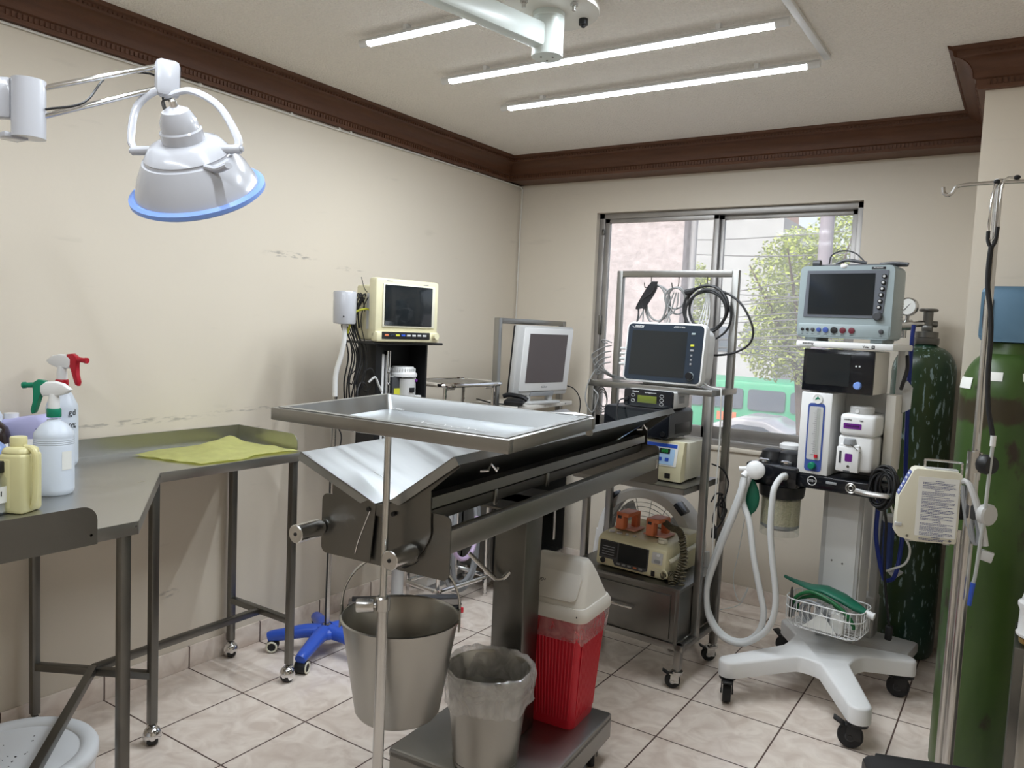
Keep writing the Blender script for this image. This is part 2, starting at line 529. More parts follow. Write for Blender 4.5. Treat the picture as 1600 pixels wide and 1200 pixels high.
def text(name, s, size, loc, rot, m, parent=None, ext=.0006, align='CENTER'):
    cu = bpy.data.curves.new(name, 'FONT')
    cu.body = s; cu.size = size; cu.extrude = ext; cu.align_x = align; cu.align_y = 'CENTER'; cu.resolution_u = 3
    t = bpy.data.objects.new(name, cu)
    COL.objects.link(t)
    bpy.context.view_layer.update()
    me = bpy.data.meshes.new_from_object(t.evaluated_get(bpy.context.evaluated_depsgraph_get()))
    bpy.data.objects.remove(t, do_unlink=True); bpy.data.curves.remove(cu)
    me.name = name
    me.materials.clear(); me.materials.append(M[m] if isinstance(m, str) else m)
    o = bpy.data.objects.new(name, me); COL.objects.link(o)
    if parent: o.parent = parent
    o.location = loc; o.rotation_euler = [rad(a) for a in rot]
    return o

class Frame:
    """a floor-plan frame turned about z: gives world points from local u, v, z"""
    def __init__(s, x, y, deg):
        s.o = Vector((x, y, 0)); s.deg = deg; a = rad(deg)
        s.u = Vector((math.cos(a), math.sin(a), 0)); s.v = Vector((-math.sin(a), math.cos(a), 0))
    def w(s, u, v, z=0):
        return s.o + s.u*u + s.v*v + Vector((0, 0, z))
FRONT = (90, 0, 0)      # text facing local -y
# ================================================================== THE ROOM
HC = 2.36      # ceiling height
struct('floor', MB().b6(-.15, 3.45, -3.2, 2.70, -.10, 0), 'floor')
struct('ceiling', MB().b6(-.15, 3.45, -3.2, 2.70, HC, HC+.12), 'ceiling')
struct('wall_left', MB().b6(-.15, 0, -3.2, 2.70, 0, HC), 'wall_marked')
wx0, wx1, wz0, wz1 = .53, 1.94, .80, 2.05
YW = 2.55
mb = MB()
mb.b6(0, wx0, YW, YW+.15, 0, HC); mb.b6(wx1, 3.30, YW, YW+.15, 0, HC)
mb.b6(wx0, wx1, YW, YW+.15, 0, wz0); mb.b6(wx0, wx1, YW, YW+.15, wz1, HC)
struct('wall_back', mb, 'wall')
struct('wall_pillar', MB().b6(2.455, 3.30, 1.60, YW, 0, HC), 'wall')
struct('wall_right', MB().b6(3.30, 3.45, -3.2, 2.70, 0, HC), 'wall')
struct('wall_rear', MB().b6(0, 3.30, -3.2, -3.05, 0, HC), 'wall')
struct('baseboard_left', MB().b6(0, .010, -3.05, YW, 0, .088, .003), 'skirt_y')
struct('baseboard_back', MB().b6(.010, 2.455, YW-.010, YW, 0, .088, .003), 'skirt_x')

def crown(name, p0, p1, inward, d0, d1, e0=0., e1=0.):
    """carved cornice run from p0 to p1 (wall line); inward = unit vector into the room;
    d0/d1 = how far its lower and upper edge stand off the wall; e0/e1 lengthen the ends with the projection (mitres)"""
    p0, p1, inward = Vector(p0), Vector(p1), Vector(inward)
    al = (p1-p0).normalized()
    z0 = 2.233
    k = d1-d0
    prof = [(0, z0), (d0, z0), (d0+.02*k, z0+.006), (d0+.05*k, z0+.010), (d0+.07*k, z0+.030), (d0+.16*k, z0+.034), (d0+.18*k, z0+.042)]
    for i in range(1, 9):
        a = i/8*PI/2
        prof.append((d0+.18*k+.58*k*(1-math.cos(a)), z0+.042+.052*math.sin(a)))
    prof += [(d0+.80*k, z0+.098), (d0+.84*k, z0+.112), (d0+.96*k, z0+.116), (d1, z0+.124), (d1, HC), (0, HC)]
    mb = MB()
    mb.rings([[p + al*(s*(e*q[0])) + inward*q[0] + Vector((0, 0, q[1])) for q in prof] for p, s, e in ((p0, -1, e0), (p1, 1, e1))])
    L = (p1-p0).length
    n = int(L/.016)
    for i in range(n):      # carved rows: egg-and-dart below, beads above
        c = p0 + al*((i+.5)*L/n)
        mb.box(c + inward*(d0+.065*k) + Vector((0, 0, z0+.020)), (.009 if abs(al.x) > .5 else .008, .008, .016) if abs(al.x) > .5 else (.008, .009, .016))
        mb.box(c + inward*(d0+.83*k) + Vector((0, 0, z0+.105)), (.007, .007, .008))
    return struct(name, mb, 'wood')
crown('trim_1', (0, -3.05, 0), (0, 2.55, 0), (1, 0, 0), .022, .106)
crown('trim_2', (0, YW, 0), (2.455, YW, 0), (0, -1, 0), .150, .240)
crown('trim_3', (2.455, 2.55, 0), (2.455, 1.60, 0), (-1, 0, 0), .022, .112, 0, 1)
crown('trim_4', (2.455, 1.60, 0), (3.30, 1.60, 0), (0, -1, 0), .022, .100, 1, 0)

# ------------------------------------------------------------------ window
win = MB()
fy0, fy1 = YW+.035, YW+.105
win.b6(wx0, wx0+.035, fy0, fy1, wz0, wz1, .003); win.b6(wx1-.030, wx1, fy0, fy1, wz0, wz1, .003)
win.b6(wx0, wx1, fy0, fy1, wz1-.032, wz1, .003); win.b6(wx0, wx1, fy0-.01, fy1, wz0, wz0+.035, .003)
win.b6(wx0+.035, wx0+.047, fy0+.01, fy0+.02, wz0, wz1)
win.b6(1.205, 1.222, fy0+.035, fy1, wz0, wz1, .002)
win1 = struct('window_1', win, 'alu')
def sash(x0, x1, y, name):
    s = MB(); w = .030
    s.b6(x0, x0+w, y, y+.022, wz0+.03, wz1-.025, .002); s.b6(x1-w, x1, y, y+.022, wz0+.03, wz1-.025, .002)
    s.b6(x0, x1, y, y+.022, wz1-.055, wz1-.025, .002); s.b6(x0, x1, y, y+.022, wz0+.03, wz0+.095, .002)
    f = obj(name, s, 'alu', win1)
    p = MB(); p.b6(x0+w, x1-w, y+.009, y+.013, wz0+.095, wz1-.055)
    obj('pane', p, 'pane', f)
    return f
sl = sash(.565, 1.232, fy0+.008, 'sliding_sash')
sash(1.222, 1.912, fy0+.040, 'fixed_sash')
obj('latch', MB().b6(.556, .572, fy0-.006, fy0+.006, 1.36, 1.47, .003).b6(.552, .566, fy0-.008, fy0+.004, 1.93, 1.96, .002), 'steel_dark', win1)
# cream sill ledge below the window
struct('trim_5', MB().b6(wx0-.02, wx1+.02, YW-.012, YW+.03, wz0-.018, wz0+.002, .004), 'wall')

# thin cable tacked under the cornice and down the corner
w_ = MB()
w_.tube([(.008, -3, 2.224), (.008, 0, 2.226), (.008, .9, 2.222), (.008, 1.6, 2.226), (.010, 2.45, 2.224), (.015, 2.535, 2.215), (.018, 2.542, 2.17), (.012, 2.543, 1.9), (.010, 2.543, 1.2), (.010, 2.543, .1)], .004, 6, 6)
for y in (-.4, .35, .78, 1.05, 1.12, 1.7, 2.1): w_.box((.006, y, 2.226), (.012, .012, .014), .002)
tag(obj('wall_cable', w_, 'white_warm'), 'thin cream cable tacked below the cornice and down the wall corner', 'cable')

# ------------------------------------------------------------------ tube lights on the ceiling
ledm = mat('lit_tube', (.9, .95, 1), .3, emit=(.86, .93, 1.0), estr=TUBE_POWER*.045)
stripm = mat('lit_strip', (.9, .95, 1), .3, emit=(.86, .93, 1.0), estr=TUBE_POWER*3.3)
TUBES = [(1.397, 'lit clear tube light on the ceiling nearest the window'),
         (.985, 'lit tube light on the ceiling passing behind the white lamp hub'),
         (.535, 'lit tube light on the ceiling at the top edge of the photo'),
         (-.45, 'unseen tube light added above the tray stand to brighten the room'),  # this tube and the next are out of view, added for brightness
         (-1.30, 'unseen tube light added above the camera to brighten the room')]
def tube_light():
    t = thing('tube_light', TUBES[0][1], 'light', (.644, TUBES[0][0], HC-.028), 0, 'ceiling tube lights')
    obj('tube', MB().cyl((.035, 0, 0), (1.285, 0, 0), .0125, n=16), ledm, t)
    hs = MB(); A = [rad(-2+184*k/10) for k in range(11)]
    sec = [(.0128*math.cos(a), .0128*math.sin(a)) for a in A] + [(.0142*math.cos(a), .0142*math.sin(a)) for a in reversed(A)]
    hs.rings([[(x, p[0], p[1]) for p in sec] for x in (.035, 1.285)])
    obj('back_shell', hs, 'white', t)  # opaque upper half, added to keep the tube's light off the ceiling
    obj('uplight_block', MB().b6(.04, 1.28, -.0074, .0074, -.01285, -.008), 'white', t)  # added block that stops the strip's back face lighting the ceiling
    obj('light_strip', MB().grid(lambda u, v: (.04+1.24*u, .007-.014*v, -.0129), 1, 1), stripm, t)
    for x0, x1 in ((0, .036), (1.284, 1.325)):
        obj('end_cap', MB().cyl((x0, 0, 0), (x1, 0, 0), .0135, n=16), 'white', t)
    for x0 in (.2, 1.1): obj('clip', MB().b6(x0, x0+.015, -.012, .012, .010, .028), 'white', t)
    return t
t0 = tube_light()
for y, lab in TUBES[1:]:
    c = copy_tree(t0); c.location = (.644, y, HC-.028); c['label'] = lab
r_ = MB(); r_.b6(1.975, 1.999, .2, 1.42, HC-.014, HC, .002)
tag(obj('cable_raceway', r_, 'white'), 'white cable raceway strip on the ceiling at the tube ends', 'raceway')

# ------------------------------------------------------------------ ceiling hub of a surgical lamp
t = thing('ceiling_lamp_mount', 'white ceiling mount with round plate, hub and arm for a surgical lamp', 'lamp mount', (1.386, .558, 2.181))
obj('ceiling_plate', MB().lathe([(.148, .129), (.150, .133), (.150, .145), (.142, .152), (.12, .156), (.12, .179)], n=48), 'white_warm', t)
obj('hub', MB().lathe([(.040, 0), (.046, .003), (.047, .108), (.045, .110), (.045, .113), (.047, .115), (.047, .131)], n=40), 'white_paint', t)
for k in range(3): obj('screw', MB().cyl((.02*math.cos(k*2.1), .02*math.sin(k*2.1), -.002), (.02*math.cos(k*2.1), .02*math.sin(k*2.1), .004), .003, n=8), 'steel_dark', t)
a = rad(-101)
ar = MB(); dv = Vector((math.cos(a), math.sin(a), 0)); pv = Vector((-dv.y, dv.x, 0))
mt = Matrix((dv, pv, Vector((0, 0, 1)))).transposed()
ar.box(dv*.53 + Vector((0, 0, .055)), (1.0, .046, .068), .009, mt)
obj('arm', ar, 'white_paint', t)
for k, (px, py) in enumerate(((.105, -.035), (.07, .085), (-.06, .10), (-.11, -.02), (-.01, -.12))):
    bo = MB(); bo.cyl((px, py, .105), (px, py, .131), .006, n=10); bo.cyl((px, py, .118), (px, py, .126), .011, n=6)
    if k == 1: bo.cyl((px, py, .112), (px, py, .131), .014, n=12)
    obj('bolt', bo, 'black' if k == 1 else 'chrome_dull', t)

# ================================================================== OUTSIDE THE WINDOW
M['ext_pink'] = mat('rough_pinkish_render', (.53, .465, .455), .95, noise=.45, nscale=11, bump=1, bscale=20)
M['ext_grey'] = mat('pale_grey_concrete', (.48, .48, .48), .9, noise=.12, nscale=2)
M['ext_beige'] = mat('beige_facade', (.72, .64, .55), .9, noise=.08, nscale=1)
M['ext_brick'] = mat('pinkish_upper_wall', (.62, .40, .33), .9)
M['street'] = mat('street_asphalt', (.26, .25, .25), .9, noise=.2, nscale=3)
M['bus_green'] = mat('bus_green_paint', (.05, .36, .19), .4)
M['bus_glass'] = mat('bus_window_glass', (.10, .12, .15), .15)
M['leaf'] = mat('sunlit_leaves', (.42, .50, .09), .6, noise=.45, nscale=3, sss=0)
M['bark'] = mat('tree_bark', (.12, .08, .05), .9)
M['pole_grey'] = mat('concrete_pole', (.33, .30, .34), .8)
SZ = -2.2
struct('ground', MB().b6(-40, 30, 2.75, 60, SZ-.2, SZ), 'street')
t = thing('neighbour_building', 'rough pinkish rendered building wall seen through the left window pane', 'building', (-2.0, 7.6, SZ))
obj('wall', MB().b6(-3, 1.30, -.6, -.4, 0, 6.2), 'ext_pink', t)
obj('downpipe', MB().cyl((1.36, -.45, 0), (1.36, -.45, 6), .04), 'ext_grey', t)
t = thing('grey_building', 'pale grey concrete building across the street behind the tree', 'building', (-7, 26, SZ))
obj('wall', MB().b6(-5, 2.35, 0, 5, 0, 7.7), 'ext_grey', t)
obj('upper_storey', MB().b6(-5, 1.6, .6, 5, 7.7, 9.0), 'ext_brick', t)
for k in range(2): obj('window', MB().b6(.2+k*1.1, .75+k*1.1, -.04, .05, 3.0, 3.9, .02), 'bus_glass', t)
t = thing('beige_building', 'sunlit beige building far across the street right of the grey one', 'building', (-1, 32, SZ))
obj('wall', MB().b6(-4.5, 12, 0, 5, 0, 3.3), 'ext_beige', t)
for k in range(5): obj('window', MB().b6(-3.4+k*2.0, -2.5+k*2.0, -.04, .05, 1.9, 2.8, .02), 'bus_glass', t)

def leaf_cloud(mb, c, r, n, size, rnd):
    c = Vector(c)
    for _ in range(n):
        while True:
            p = Vector((rnd.uniform(-1, 1), rnd.uniform(-1, 1), rnd.uniform(-1, 1)))
            if .25 < p.length < 1: break
        p = c + Vector((p.x*r[0], p.y*r[1], p.z*r[2]))
        d = Vector((rnd.uniform(-1, 1), rnd.uniform(-1, 1), rnd.uniform(-.8, .3))).normalized()
        w = d.cross(Vector((rnd.uniform(-1, 1), rnd.uniform(-1, 1), 1))).normalized()
        s = size*rnd.uniform(.6, 1.3)
        v = [p, p+d*s*.5+w*s*.28, p+d*s, p+d*s*.5-w*s*.28]
        mb.b.faces.new([mb.b.verts.new(q) for q in v])
rnd = random.Random(3)
t = thing('street_tree', 'sunlit leafy tree filling the right window pane', 'tree', (-.2, 11.2, SZ))
tr = MB(); tr.tube([(0, 0, 0), (.05, 0, 1.5), (-.1, .1, 3)], .12, 10); 
for k in range(7):
    a = k*.9; tr.tube([(-.05, .05, 2.4+.1*k), (.5*math.cos(a), .5*math.sin(a), 3.2+.15*k), (1.0*math.cos(a), .9*math.sin(a), 3.9+.2*k)], lambda q: .05*(1-q)+.01, 6)
obj('trunk', tr, 'bark', t)
lv = MB()
for c, r, n in (((-.25, 0, 4.45), (.75, .8, .9), 900), ((.45, .2, 4.9), (.7, .7, .9), 800), ((-.6, .1, 3.6), (.5, .6, .7), 500), ((.2, 0, 3.5), (.8, .7, .7), 600), ((.7, .1, 4.0), (.5, .6, .8), 500)):
    leaf_cloud(lv, c, r, n*6, .072, rnd)
obj('foliage', lv, 'leaf', t)
t = thing('small_tree', 'small green tree in the gap beside the pinkish wall', 'tree', (-3.2, 14, SZ))
obj('trunk', MB().tube([(0, 0, 0), (.05, 0, 2), (0, 0, 4)], .07, 8), 'bark', t)
lv = MB(); leaf_cloud(lv, (.05, 0, 4.35), (.38, .4, .75), 2000, .075, rnd); leaf_cloud(lv, (.1, 0, 3.0), (.3, .4, .6), 1200, .075, rnd)
obj('foliage', lv, 'leaf', t)
tag(obj('utility_pole', MB().cyl((.40, 9, SZ), (.40, 9, 6), .095, .08), 'pole_grey'), 'grey concrete utility pole in front of the leafy tree', 'pole')
for k in range(14):     # sagging power lines along the street
    z0 = 1.05 + .10*k + rnd.uniform(-.04, .04) if k < 10 else 1.9+.3*(k-10)
    yy = 9.55 + .02*k
    wv = MB(); wv.tube([(-7, yy, z0+rnd.uniform(-.9, .9)), (-3, yy, z0-.1+rnd.uniform(-.3, .2)), (.4, yy, z0+.05), (6, yy, z0+rnd.uniform(-.7, .9))], .008, 5, 8)
    tag(obj('power_line', wv, 'cable_grey'), 'sagging street cable strung across the view outside the window', 'cable', 'power lines outside the window')
# green bus
t = thing('city_bus', 'green city bus with a row of windows passing outside the window', 'bus', (-4, 20.0, SZ))
bu = MB(); bu.b6(-5.5, 5.2, 0, 2.3, .35, 2.36, .12)
obj('body', bu, 'bus_green', t)
for k in range(9):
    w = obj('window', MB().prism(rrect(1.0, .56, .08), -.02, .04, Matrix.Translation((-4.9+k*1.14, 0, 1.86)) @ Euler((PI/2, 0, 0)).to_matrix().to_4x4()), 'bus_glass', t)
for x in (-3.6, 3.4):
    obj('wheel', MB().cyl((x, .05, .45), (x, .35, .45), .45, n=28), 'rubber', t)
for x, w in ((-.55, .55), (.45, .50)):
    obj('advert_panel', MB().b6(x, x+w, -.012, .0, 1.22, 1.46), 'orange', t)
# parked white car
t = thing('white_car', 'white parked car whose roof shows just above the window sill', 'car', (-2.35, 16.0, SZ))
prof = [(-2.1, .35), (-2.15, .8), (-1.55, .95), (-1.0, 1.55), (-.4, 1.74), (.25, 1.72), (.75, 1.5), (1.25, 1.02), (2.1, .85), (2.15, .35)]
mt = Euler((PI/2, 0, 0)).to_matrix().to_4x4()
obj('body', MB().prism(prof, -1.7, 0, mt, .06), 'white_gloss', t, sharp=60)
obj('side_window', MB().prism([(-1.2, 1.02), (-.85, 1.45), (-.35, 1.60), (.2, 1.58), (.6, 1.40), (.95, 1.02)], -.02, .03, mt), 'bus_glass', t)
obj('windscreen', MB().prism([(.80, 1.48), (.86, 1.50), (1.28, 1.06), (1.22, 1.04)], -1.6, -.1, mt), 'bus_glass', t)
for x in (-1.3, 1.35): obj('wheel', MB().cyl((x, -.02, .32), (x, .2, .32), .32, n=24), 'rubber', t)

# ================================================================== WALL-SIDE EXAMINATION LAMP
t = thing('examination_lamp', 'white swing-arm examination lamp with a pale blue rim beside the left wall', 'lamp', (.924, -.278, 1.679))
ax = Vector((.25, -.49, .83)).normalized()
side = Vector((.835, .55, 0)); side = (side-ax*side.dot(ax)).normalized()
# shade axis runs from the rim (h=0) to the crown (h=.2)
hd = thing_hd = obj('shade', MB().lathe([(.128, .0), (.146, .004), (.141, .020), (.126, .055), (.106, .088), (.0985, .090), (.0965, .094), (.0985, .097), (.080, .120), (.058, .128), (.050, .128)], ax=ax, n=56), 'white_gloss', t)
obj('rim', MB().lathe([(.134, .006), (.138, -.006), (.150, -.008), (.159, -.002), (.159, .008), (.150, .014), (.140, .010)], ax=ax, n=56, cap=False), 'blue_rim', t)
obj('diffuser', MB().lathe([(.0, .01), (.133, .006), (.133, .002), (0, -.004)], ax=ax, n=40), 'white', t)
obj('lamp_cap', MB().lathe([(.048, .118), (.048, .152), (.043, .155), (.041, .175), (.030, .197), (.012, .206), (.0, .207)], ax=ax, n=40), 'white_gloss', t)
obj('cable_gland', MB().lathe([(.009, .204), (.009, .220), (.006, .224), (.0, .224)], ax=ax, n=16), 'chrome', t)
for s in (-1, 1):
    p = ax*.105 + side*(.098*s)
    obj('pivot', MB().cyl(p-side*.02*s, p+side*.032*s, .011, n=14).cyl(p+side*.030*s, p+side*.038*s, .006, n=10), 'white_gloss', t)
hp = ax*.036 + Vector((.549, -.832, 0))*.092 + side*.092
obj('handle', MB().tube([hp-side*.03+Vector((0, 0, .006)), hp, hp+side*.035+Vector((.012, -.02, .004))], .0105, 10, 4, flat=.7), 'white_gloss', t)
J = Vector((.839-.924, -.309+.278, 1.956-1.679))
yk = MB()
def yoke(s):
    a = ax*.105 + side*(.122*s)
    b = J + Vector((.005, .0, -.045))
    m_ = (a+b)/2 + side*(.040*s) + Vector((0, 0, .035))
    return [a, a*.72+m_*.28+side*.012*s, m_, b*.55+m_*.45+Vector((0, 0, .022)), b]
yk.tube(yoke(1), .0095, 10, 6, flat=.75); yk.tube(yoke(-1), .0095, 10, 6, flat=.75)
obj('yoke', yk, 'white_gloss', t)
jd = Vector((.856-.757, -.345+.587, 0)).normalized()
jm = Matrix((jd, Vector((-jd.y, jd.x, 0)), Vector((0, 0, 1)))).transposed()
obj('joint', MB().box(J+Vector((0, 0, -.005)), (.058, .036, .090), .014, jm), 'white_gloss', t)
for dz in (.024, -.028):
    A0 = Vector((.775-.924, -.585+.278, 1.858-1.679+ (0 if dz > 0 else -.062))); A1 = J+Vector((-.010, -.012, dz))
    obj('arm_rod', MB().cyl(A0, A1, .0065, n=14), 'chrome', t)
Bc = Vector((.760-.924, -.590+.278, 1.818-1.679))
obj('bracket_post', MB().cyl(Bc+Vector((0, 0, -.064)), Bc+Vector((0, 0, .062)), .034, n=32).box(Bc+Vector((-.035, -.02, -.062)), (.05, .05, .012), .003), 'white_gloss', t)
bp = MB(); bp.box(Bc+Vector((-.06, -.055, .018)), (.10, .03, .088), .006, (0, 0, 42))
bp.torus(Bc+Vector((-.105, -.098, .012)), .034, .014, (.67, -.74, 0), 28, 8)
bp.tube([Bc+Vector((-.14, -.13, .012)), Bc+Vector((-.45, -.40, .012)), Vector((.04-.924, -1.15+.278, Bc.z+.012))], .022, 12, 4)
obj('wall_bracket', bp, 'white_gloss', t)
obj('wall_plate', MB().box((.011-.924, -1.17+.278, Bc.z+.01), (.02, .14, .2), .006), 'white_gloss', t)
cb = MB(); cb.tube([Bc+Vector((.03, .02, .0)), Bc+Vector((.06, .09, .03)), J+Vector((-.06, -.11, -.02)), J+Vector((-.02, -.02, .0)), J+Vector((-.015, 0, -.06)), J+Vector((-.01, .01, -.10)), ax*.235+Vector((-.03, 0, -.015)), ax*.224], .0028, 6, 6)
cb.tube([Bc+Vector((-.115, -.10, .005)), Bc+Vector((-.125, -.108, -.03)), Bc+Vector((-.128, -.11, -.3)), Bc+Vector((-.135, -.11, -.62))], .0032, 6, 5)
obj('cable', cb, 'cable_black', t)
# ================================================================== CASTERS shared by the trolleys
def ball_caster(parent, x, y, z1, d=(1, .3)):
    """hooded chrome furniture caster whose stem reaches z1"""
    d = Vector((d[0], d[1], 0)).normalized()
    c = Vector((x, y, .027)) + d*.008
    m = MB().lathe([(.010, .050), (.016, .052), (.016, .060), (.008, .064), (.008, z1)], o=(x, y, 0), n=14)
    hood = [(math.cos(a)*.027, math.sin(a)*.027) for a in [i/14*PI*1.15-.1 for i in range(15)]]
    sd = Vector((-d.y, d.x, 0))
    m.lathe([(.028, -.012), (.029, 0), (.026, .014), (.018, .024), (.006, .029), (0, .0295)], o=c+Vector((0, 0, .005)), ax=(d.x*.55, d.y*.55, .83), n=22)
    ca = obj('caster', m, 'chrome', parent)
    obj('wheel', MB().lathe([(.010, -.017), (.022, -.017), (.027, -.010), (.027, .010), (.022, .017), (.010, .017)], o=c, ax=sd, n=22), 'rubber', ca)
    return ca

def fork_caster(parent, x, y, z1, R=.032, ang=0., brake=True, fork='chrome_dull', wheel='rubber', hub='grey_plastic', w=.022):
    """plate fork caster with a brake pedal; ang = heading of the trailing wheel in degrees"""
    a = rad(ang); d = Vector((math.cos(a), math.sin(a), 0)); sd = Vector((-d.y, d.x, 0))
    c = Vector((x, y, R)) + d*R*.55
    m = MB().cyl((x, y, 2*R+.002), (x, y, z1), R*.32, n=12)
    m.cyl((x, y, 2*R), (x, y, 2*R+.010), R*.75, n=18)
    mm = Matrix((d, sd, Vector((0, 0, 1)))).transposed()
    for s in (-1, 1):
        m.box(Vector((x, y, R*1.45)) + d*R*.30 + sd*s*(w*.5+.005), (R*1.1, .004, R*1.25), .0015, mm)
        m.cyl(c+sd*s*(w*.5+.003), c+sd*s*(w*.5+.009), R*.22, n=10)
    m.box(Vector((x, y, 2*R)) + d*R*.25, (R*1.5, w+.014, .004), .0015, mm)
    ca = obj('caster', m, fork, parent)
    wh = obj('wheel', MB().lathe([(R*.6, -w/2), (R*.92, -w/2), (R, -w*.25), (R, w*.25), (R*.92, w/2), (R*.6, w/2)], o=c, ax=sd, n=28), wheel, ca)
    obj('wheel_hub', MB().lathe([(R*.2, -w/2-.001), (R*.6, -w/2+.001), (R*.6, w/2-.001), (R*.2, w/2+.001)], o=c, ax=sd, n=20), hub, ca)
    if brake:
        obj('brake_pedal', MB().box(c + d*R*.9 + Vector((0, 0, R*1.05)), (R*1.0, w*1.2, .007), .003, mm @ Euler((0, rad(-28), 0)).to_matrix()), 'black', ca)
    return ca

# ================================================================== CORNER INSTRUMENT TABLE (left)
ZT = .88
t = thing('corner_table', 'stainless corner work table with low upstands on square legs along the left wall', 'table', (0, 0, 0))
outline = [(.008, .545), (.008, -1.05), (.89, -1.05), (.89, -.405), (.405, -.045), (.405, .545)]
top = MB().prism(outline, ZT-.003, ZT)
def flange(p, q, h=.032, th=.0025):
    p, q = Vector(p+(0,)), Vector(q+(0,)); d = (q-p).normalized(); n = Vector((-d.y, d.x, 0))
    top.box((p+q)/2 + Vector((0, 0, ZT-h/2)), ((q-p).length, th, h), .0008, Matrix((d, n, Vector((0, 0, 1)))).transposed())
for a, b in zip(outline[2:], outline[3:]+outline[:1]): flange(a, b)
obj('tabletop', top, 'steel_top', t)
def upstand(p, q, r0, r1, h=.062):
    """folded steel upstand from p to q, ends rounded where asked"""
    p, q = Vector(p), Vector(q); d = (q-p).normalized(); L = (q-p).length
    poly = [(0, -.03)] if False else []
    R = .035
    poly = [(0, -.001), (L, -.001)]
    poly += [(L-R+R*math.cos(a), h-R+R*math.sin(a)) for a in [i/6*PI/2 for i in range(7)]] if r1 else [(L, h)]
    poly += [(R-R*math.cos(a), h-R+R*math.sin(a)) for a in [PI/2-i/6*PI/2 for i in range(7)]] if r0 else [(0, h)]
    m = Matrix((d, Vector((0, 0, 1)), d.cross(Vector((0, 0, 1))))).transposed().to_4x4(); m.translation = p
    return MB().prism(poly, -.001, .0015, m)
obj('upstand', upstand((.009, -1.05, ZT), (.009, .545, ZT), 0, 0), 'steel_top', t)
obj('upstand', upstand((.009, .545, ZT), (.36, .545, ZT), 0, 1), 'steel_top', t)
obj('upstand', upstand((.8905, -1.05, ZT-.034), (.8905, -.505, ZT-.034), 0, 1, .090), 'steel_dark', t)
for p in ((.404, .54), (.404, -.043), (.889, -.408), (.889, -.515)):
    obj('rivet', MB().cyl((p[0]-.002, p[1]-.004, ZT-.012), (p[0]+.003, p[1]-.004, ZT-.012), .0035, n=10), 'chrome', t)
LEG = {'a': (.035, .505), 'b': (.385, .505), 'c': (.392, -.055), 'd': (.050, -.25), 'e': (.870, -.43), 'f': (.870, -.98), 'g': (.05, -.98)}
for k, (x, y) in LEG.items():
    obj('leg', MB().b6(x-.0125, x+.0125, y-.0125, y+.0125, .066, ZT-.003, .002), 'steel_dark', t)
    ball_caster(t, x, y, .07, (.9, -.5) if k in 'ac' else (.3, -1))
def rail(p, q, z, h=.024):
    p, q = Vector(p+(z,)), Vector(q+(z,)); d = (q-p).normalized()
    obj('stretcher', MB().box((p+q)/2, ((q-p).length, .024, h), .002, Matrix((d, Vector((-d.y, d.x, 0)), Vector((0, 0, 1)))).transposed()), 'steel_dark', t)
T = (.22, -.152)
rail(LEG['d'], LEG['c'], .225); rail(LEG['a'], LEG['b'], .235); rail(T, (.21, .505), .232); rail(T, (.86, -.705), .232); rail(LEG['e'], LEG['f'], .232)

# yellow cloth
def clothz(u, v):
    x = u; y = v
    z = .0055 + .0022*math.sin(9*x+3*y)*math.sin(7*y)
    z += .020*math.exp(-((x-.22)/.20)**2-((y-.66)/.16)**2) + .026*math.exp(-((x-.16)/.13)**2-((y-.88)/.12)**2)
    z += .012*math.exp(-((x-.55)/.10)**2-((y-.45)/.2)**2) + .010*math.exp(-((x-.45)/.25)**2-((y-.1)/.06)**2)
    z += .0015*math.sin(23*x)*math.sin(19*y+1)
    return z
A0, B0, C0, D0 = Vector((.085, .04, 0)), Vector((.385, .12, 0)), Vector((.375, .53, 0)), Vector((.035, .50, 0))
def clf(u, v):
    p = A0.lerp(B0, u).lerp(D0.lerp(C0, u), v)
    e = .012*math.sin(9*v+2)*(1-2*u)**3 + .01*math.sin(7*u)*(1-2*v)**3
    return (p.x+e, p.y+e*.6, clothz(u, v))
m_ = MB().grid(clf, 44, 56)
bmesh.ops.solidify(m_.b, geom=list(m_.b.faces), thickness=.0025)
tag(obj('cleaning_cloth', m_, 'cloth', loc=(0, 0, ZT), sharp=180), 'rumpled yellow microfibre cloth spread on the corner table', 'cloth')

# spray bottles
def sprayer(t, z0, trig, yaw, s=1., head='white'):
    """trigger head on a bottle whose neck top is at z0; the nozzle points along yaw"""
    R = Matrix.Rotation(rad(yaw), 4, 'Z')
    obj('collar', MB().lathe([(.0185*s, z0-.026*s), (.0195*s, z0-.024*s), (.0195*s, z0-.004*s), (.0175*s, z0)], n=28), trig, t)
    prof = [(-.052, .072), (-.040, .060), (-.014, .052), (.030, .050), (.036, .062), (.036, .080), (.020, .092), (-.005, .094), (-.030, .088)]
    mt = R @ Euler((PI/2, 0, 0)).to_matrix().to_4x4()
    h = MB().prism([(x*s, y*s+z0-.014) for x, y in prof], -.011*s, .011*s, mt, .004*s)
    h.lathe([(.0155*s, z0-.001), (.0150*s, z0+.022*s), (.013*s, z0+.042*s)], n=22)
    obj('spray_head', h, head, t, sharp=50)
    tp = [(.022, .093), (.044, .096), (.060, .085), (.060, .074), (.054, .056), (.058, .030), (.066, .006), (.062, -.006), (.053, -.002), (.046, .022), (.040, .050), (.030, .072), (.022, .076)]
    obj('trigger', MB().prism([(x*s, y*s+z0-.012) for x, y in tp], -.0085*s, .0085*s, mt, .003*s), trig, t, sharp=50)
    n = MB(); p0 = R @ Vector((.052*s, 0, z0+.066*s)); p1 = R @ Vector((.084*s, 0, z0+.064*s)); p2 = R @ Vector((.092*s, 0, z0+.0635*s))
    n.cyl(p0, p1, .0085*s, .0075*s, 14); n.cyl(p1, p2, .0095*s, .0095*s, 14)
    obj('nozzle', n, trig, t)
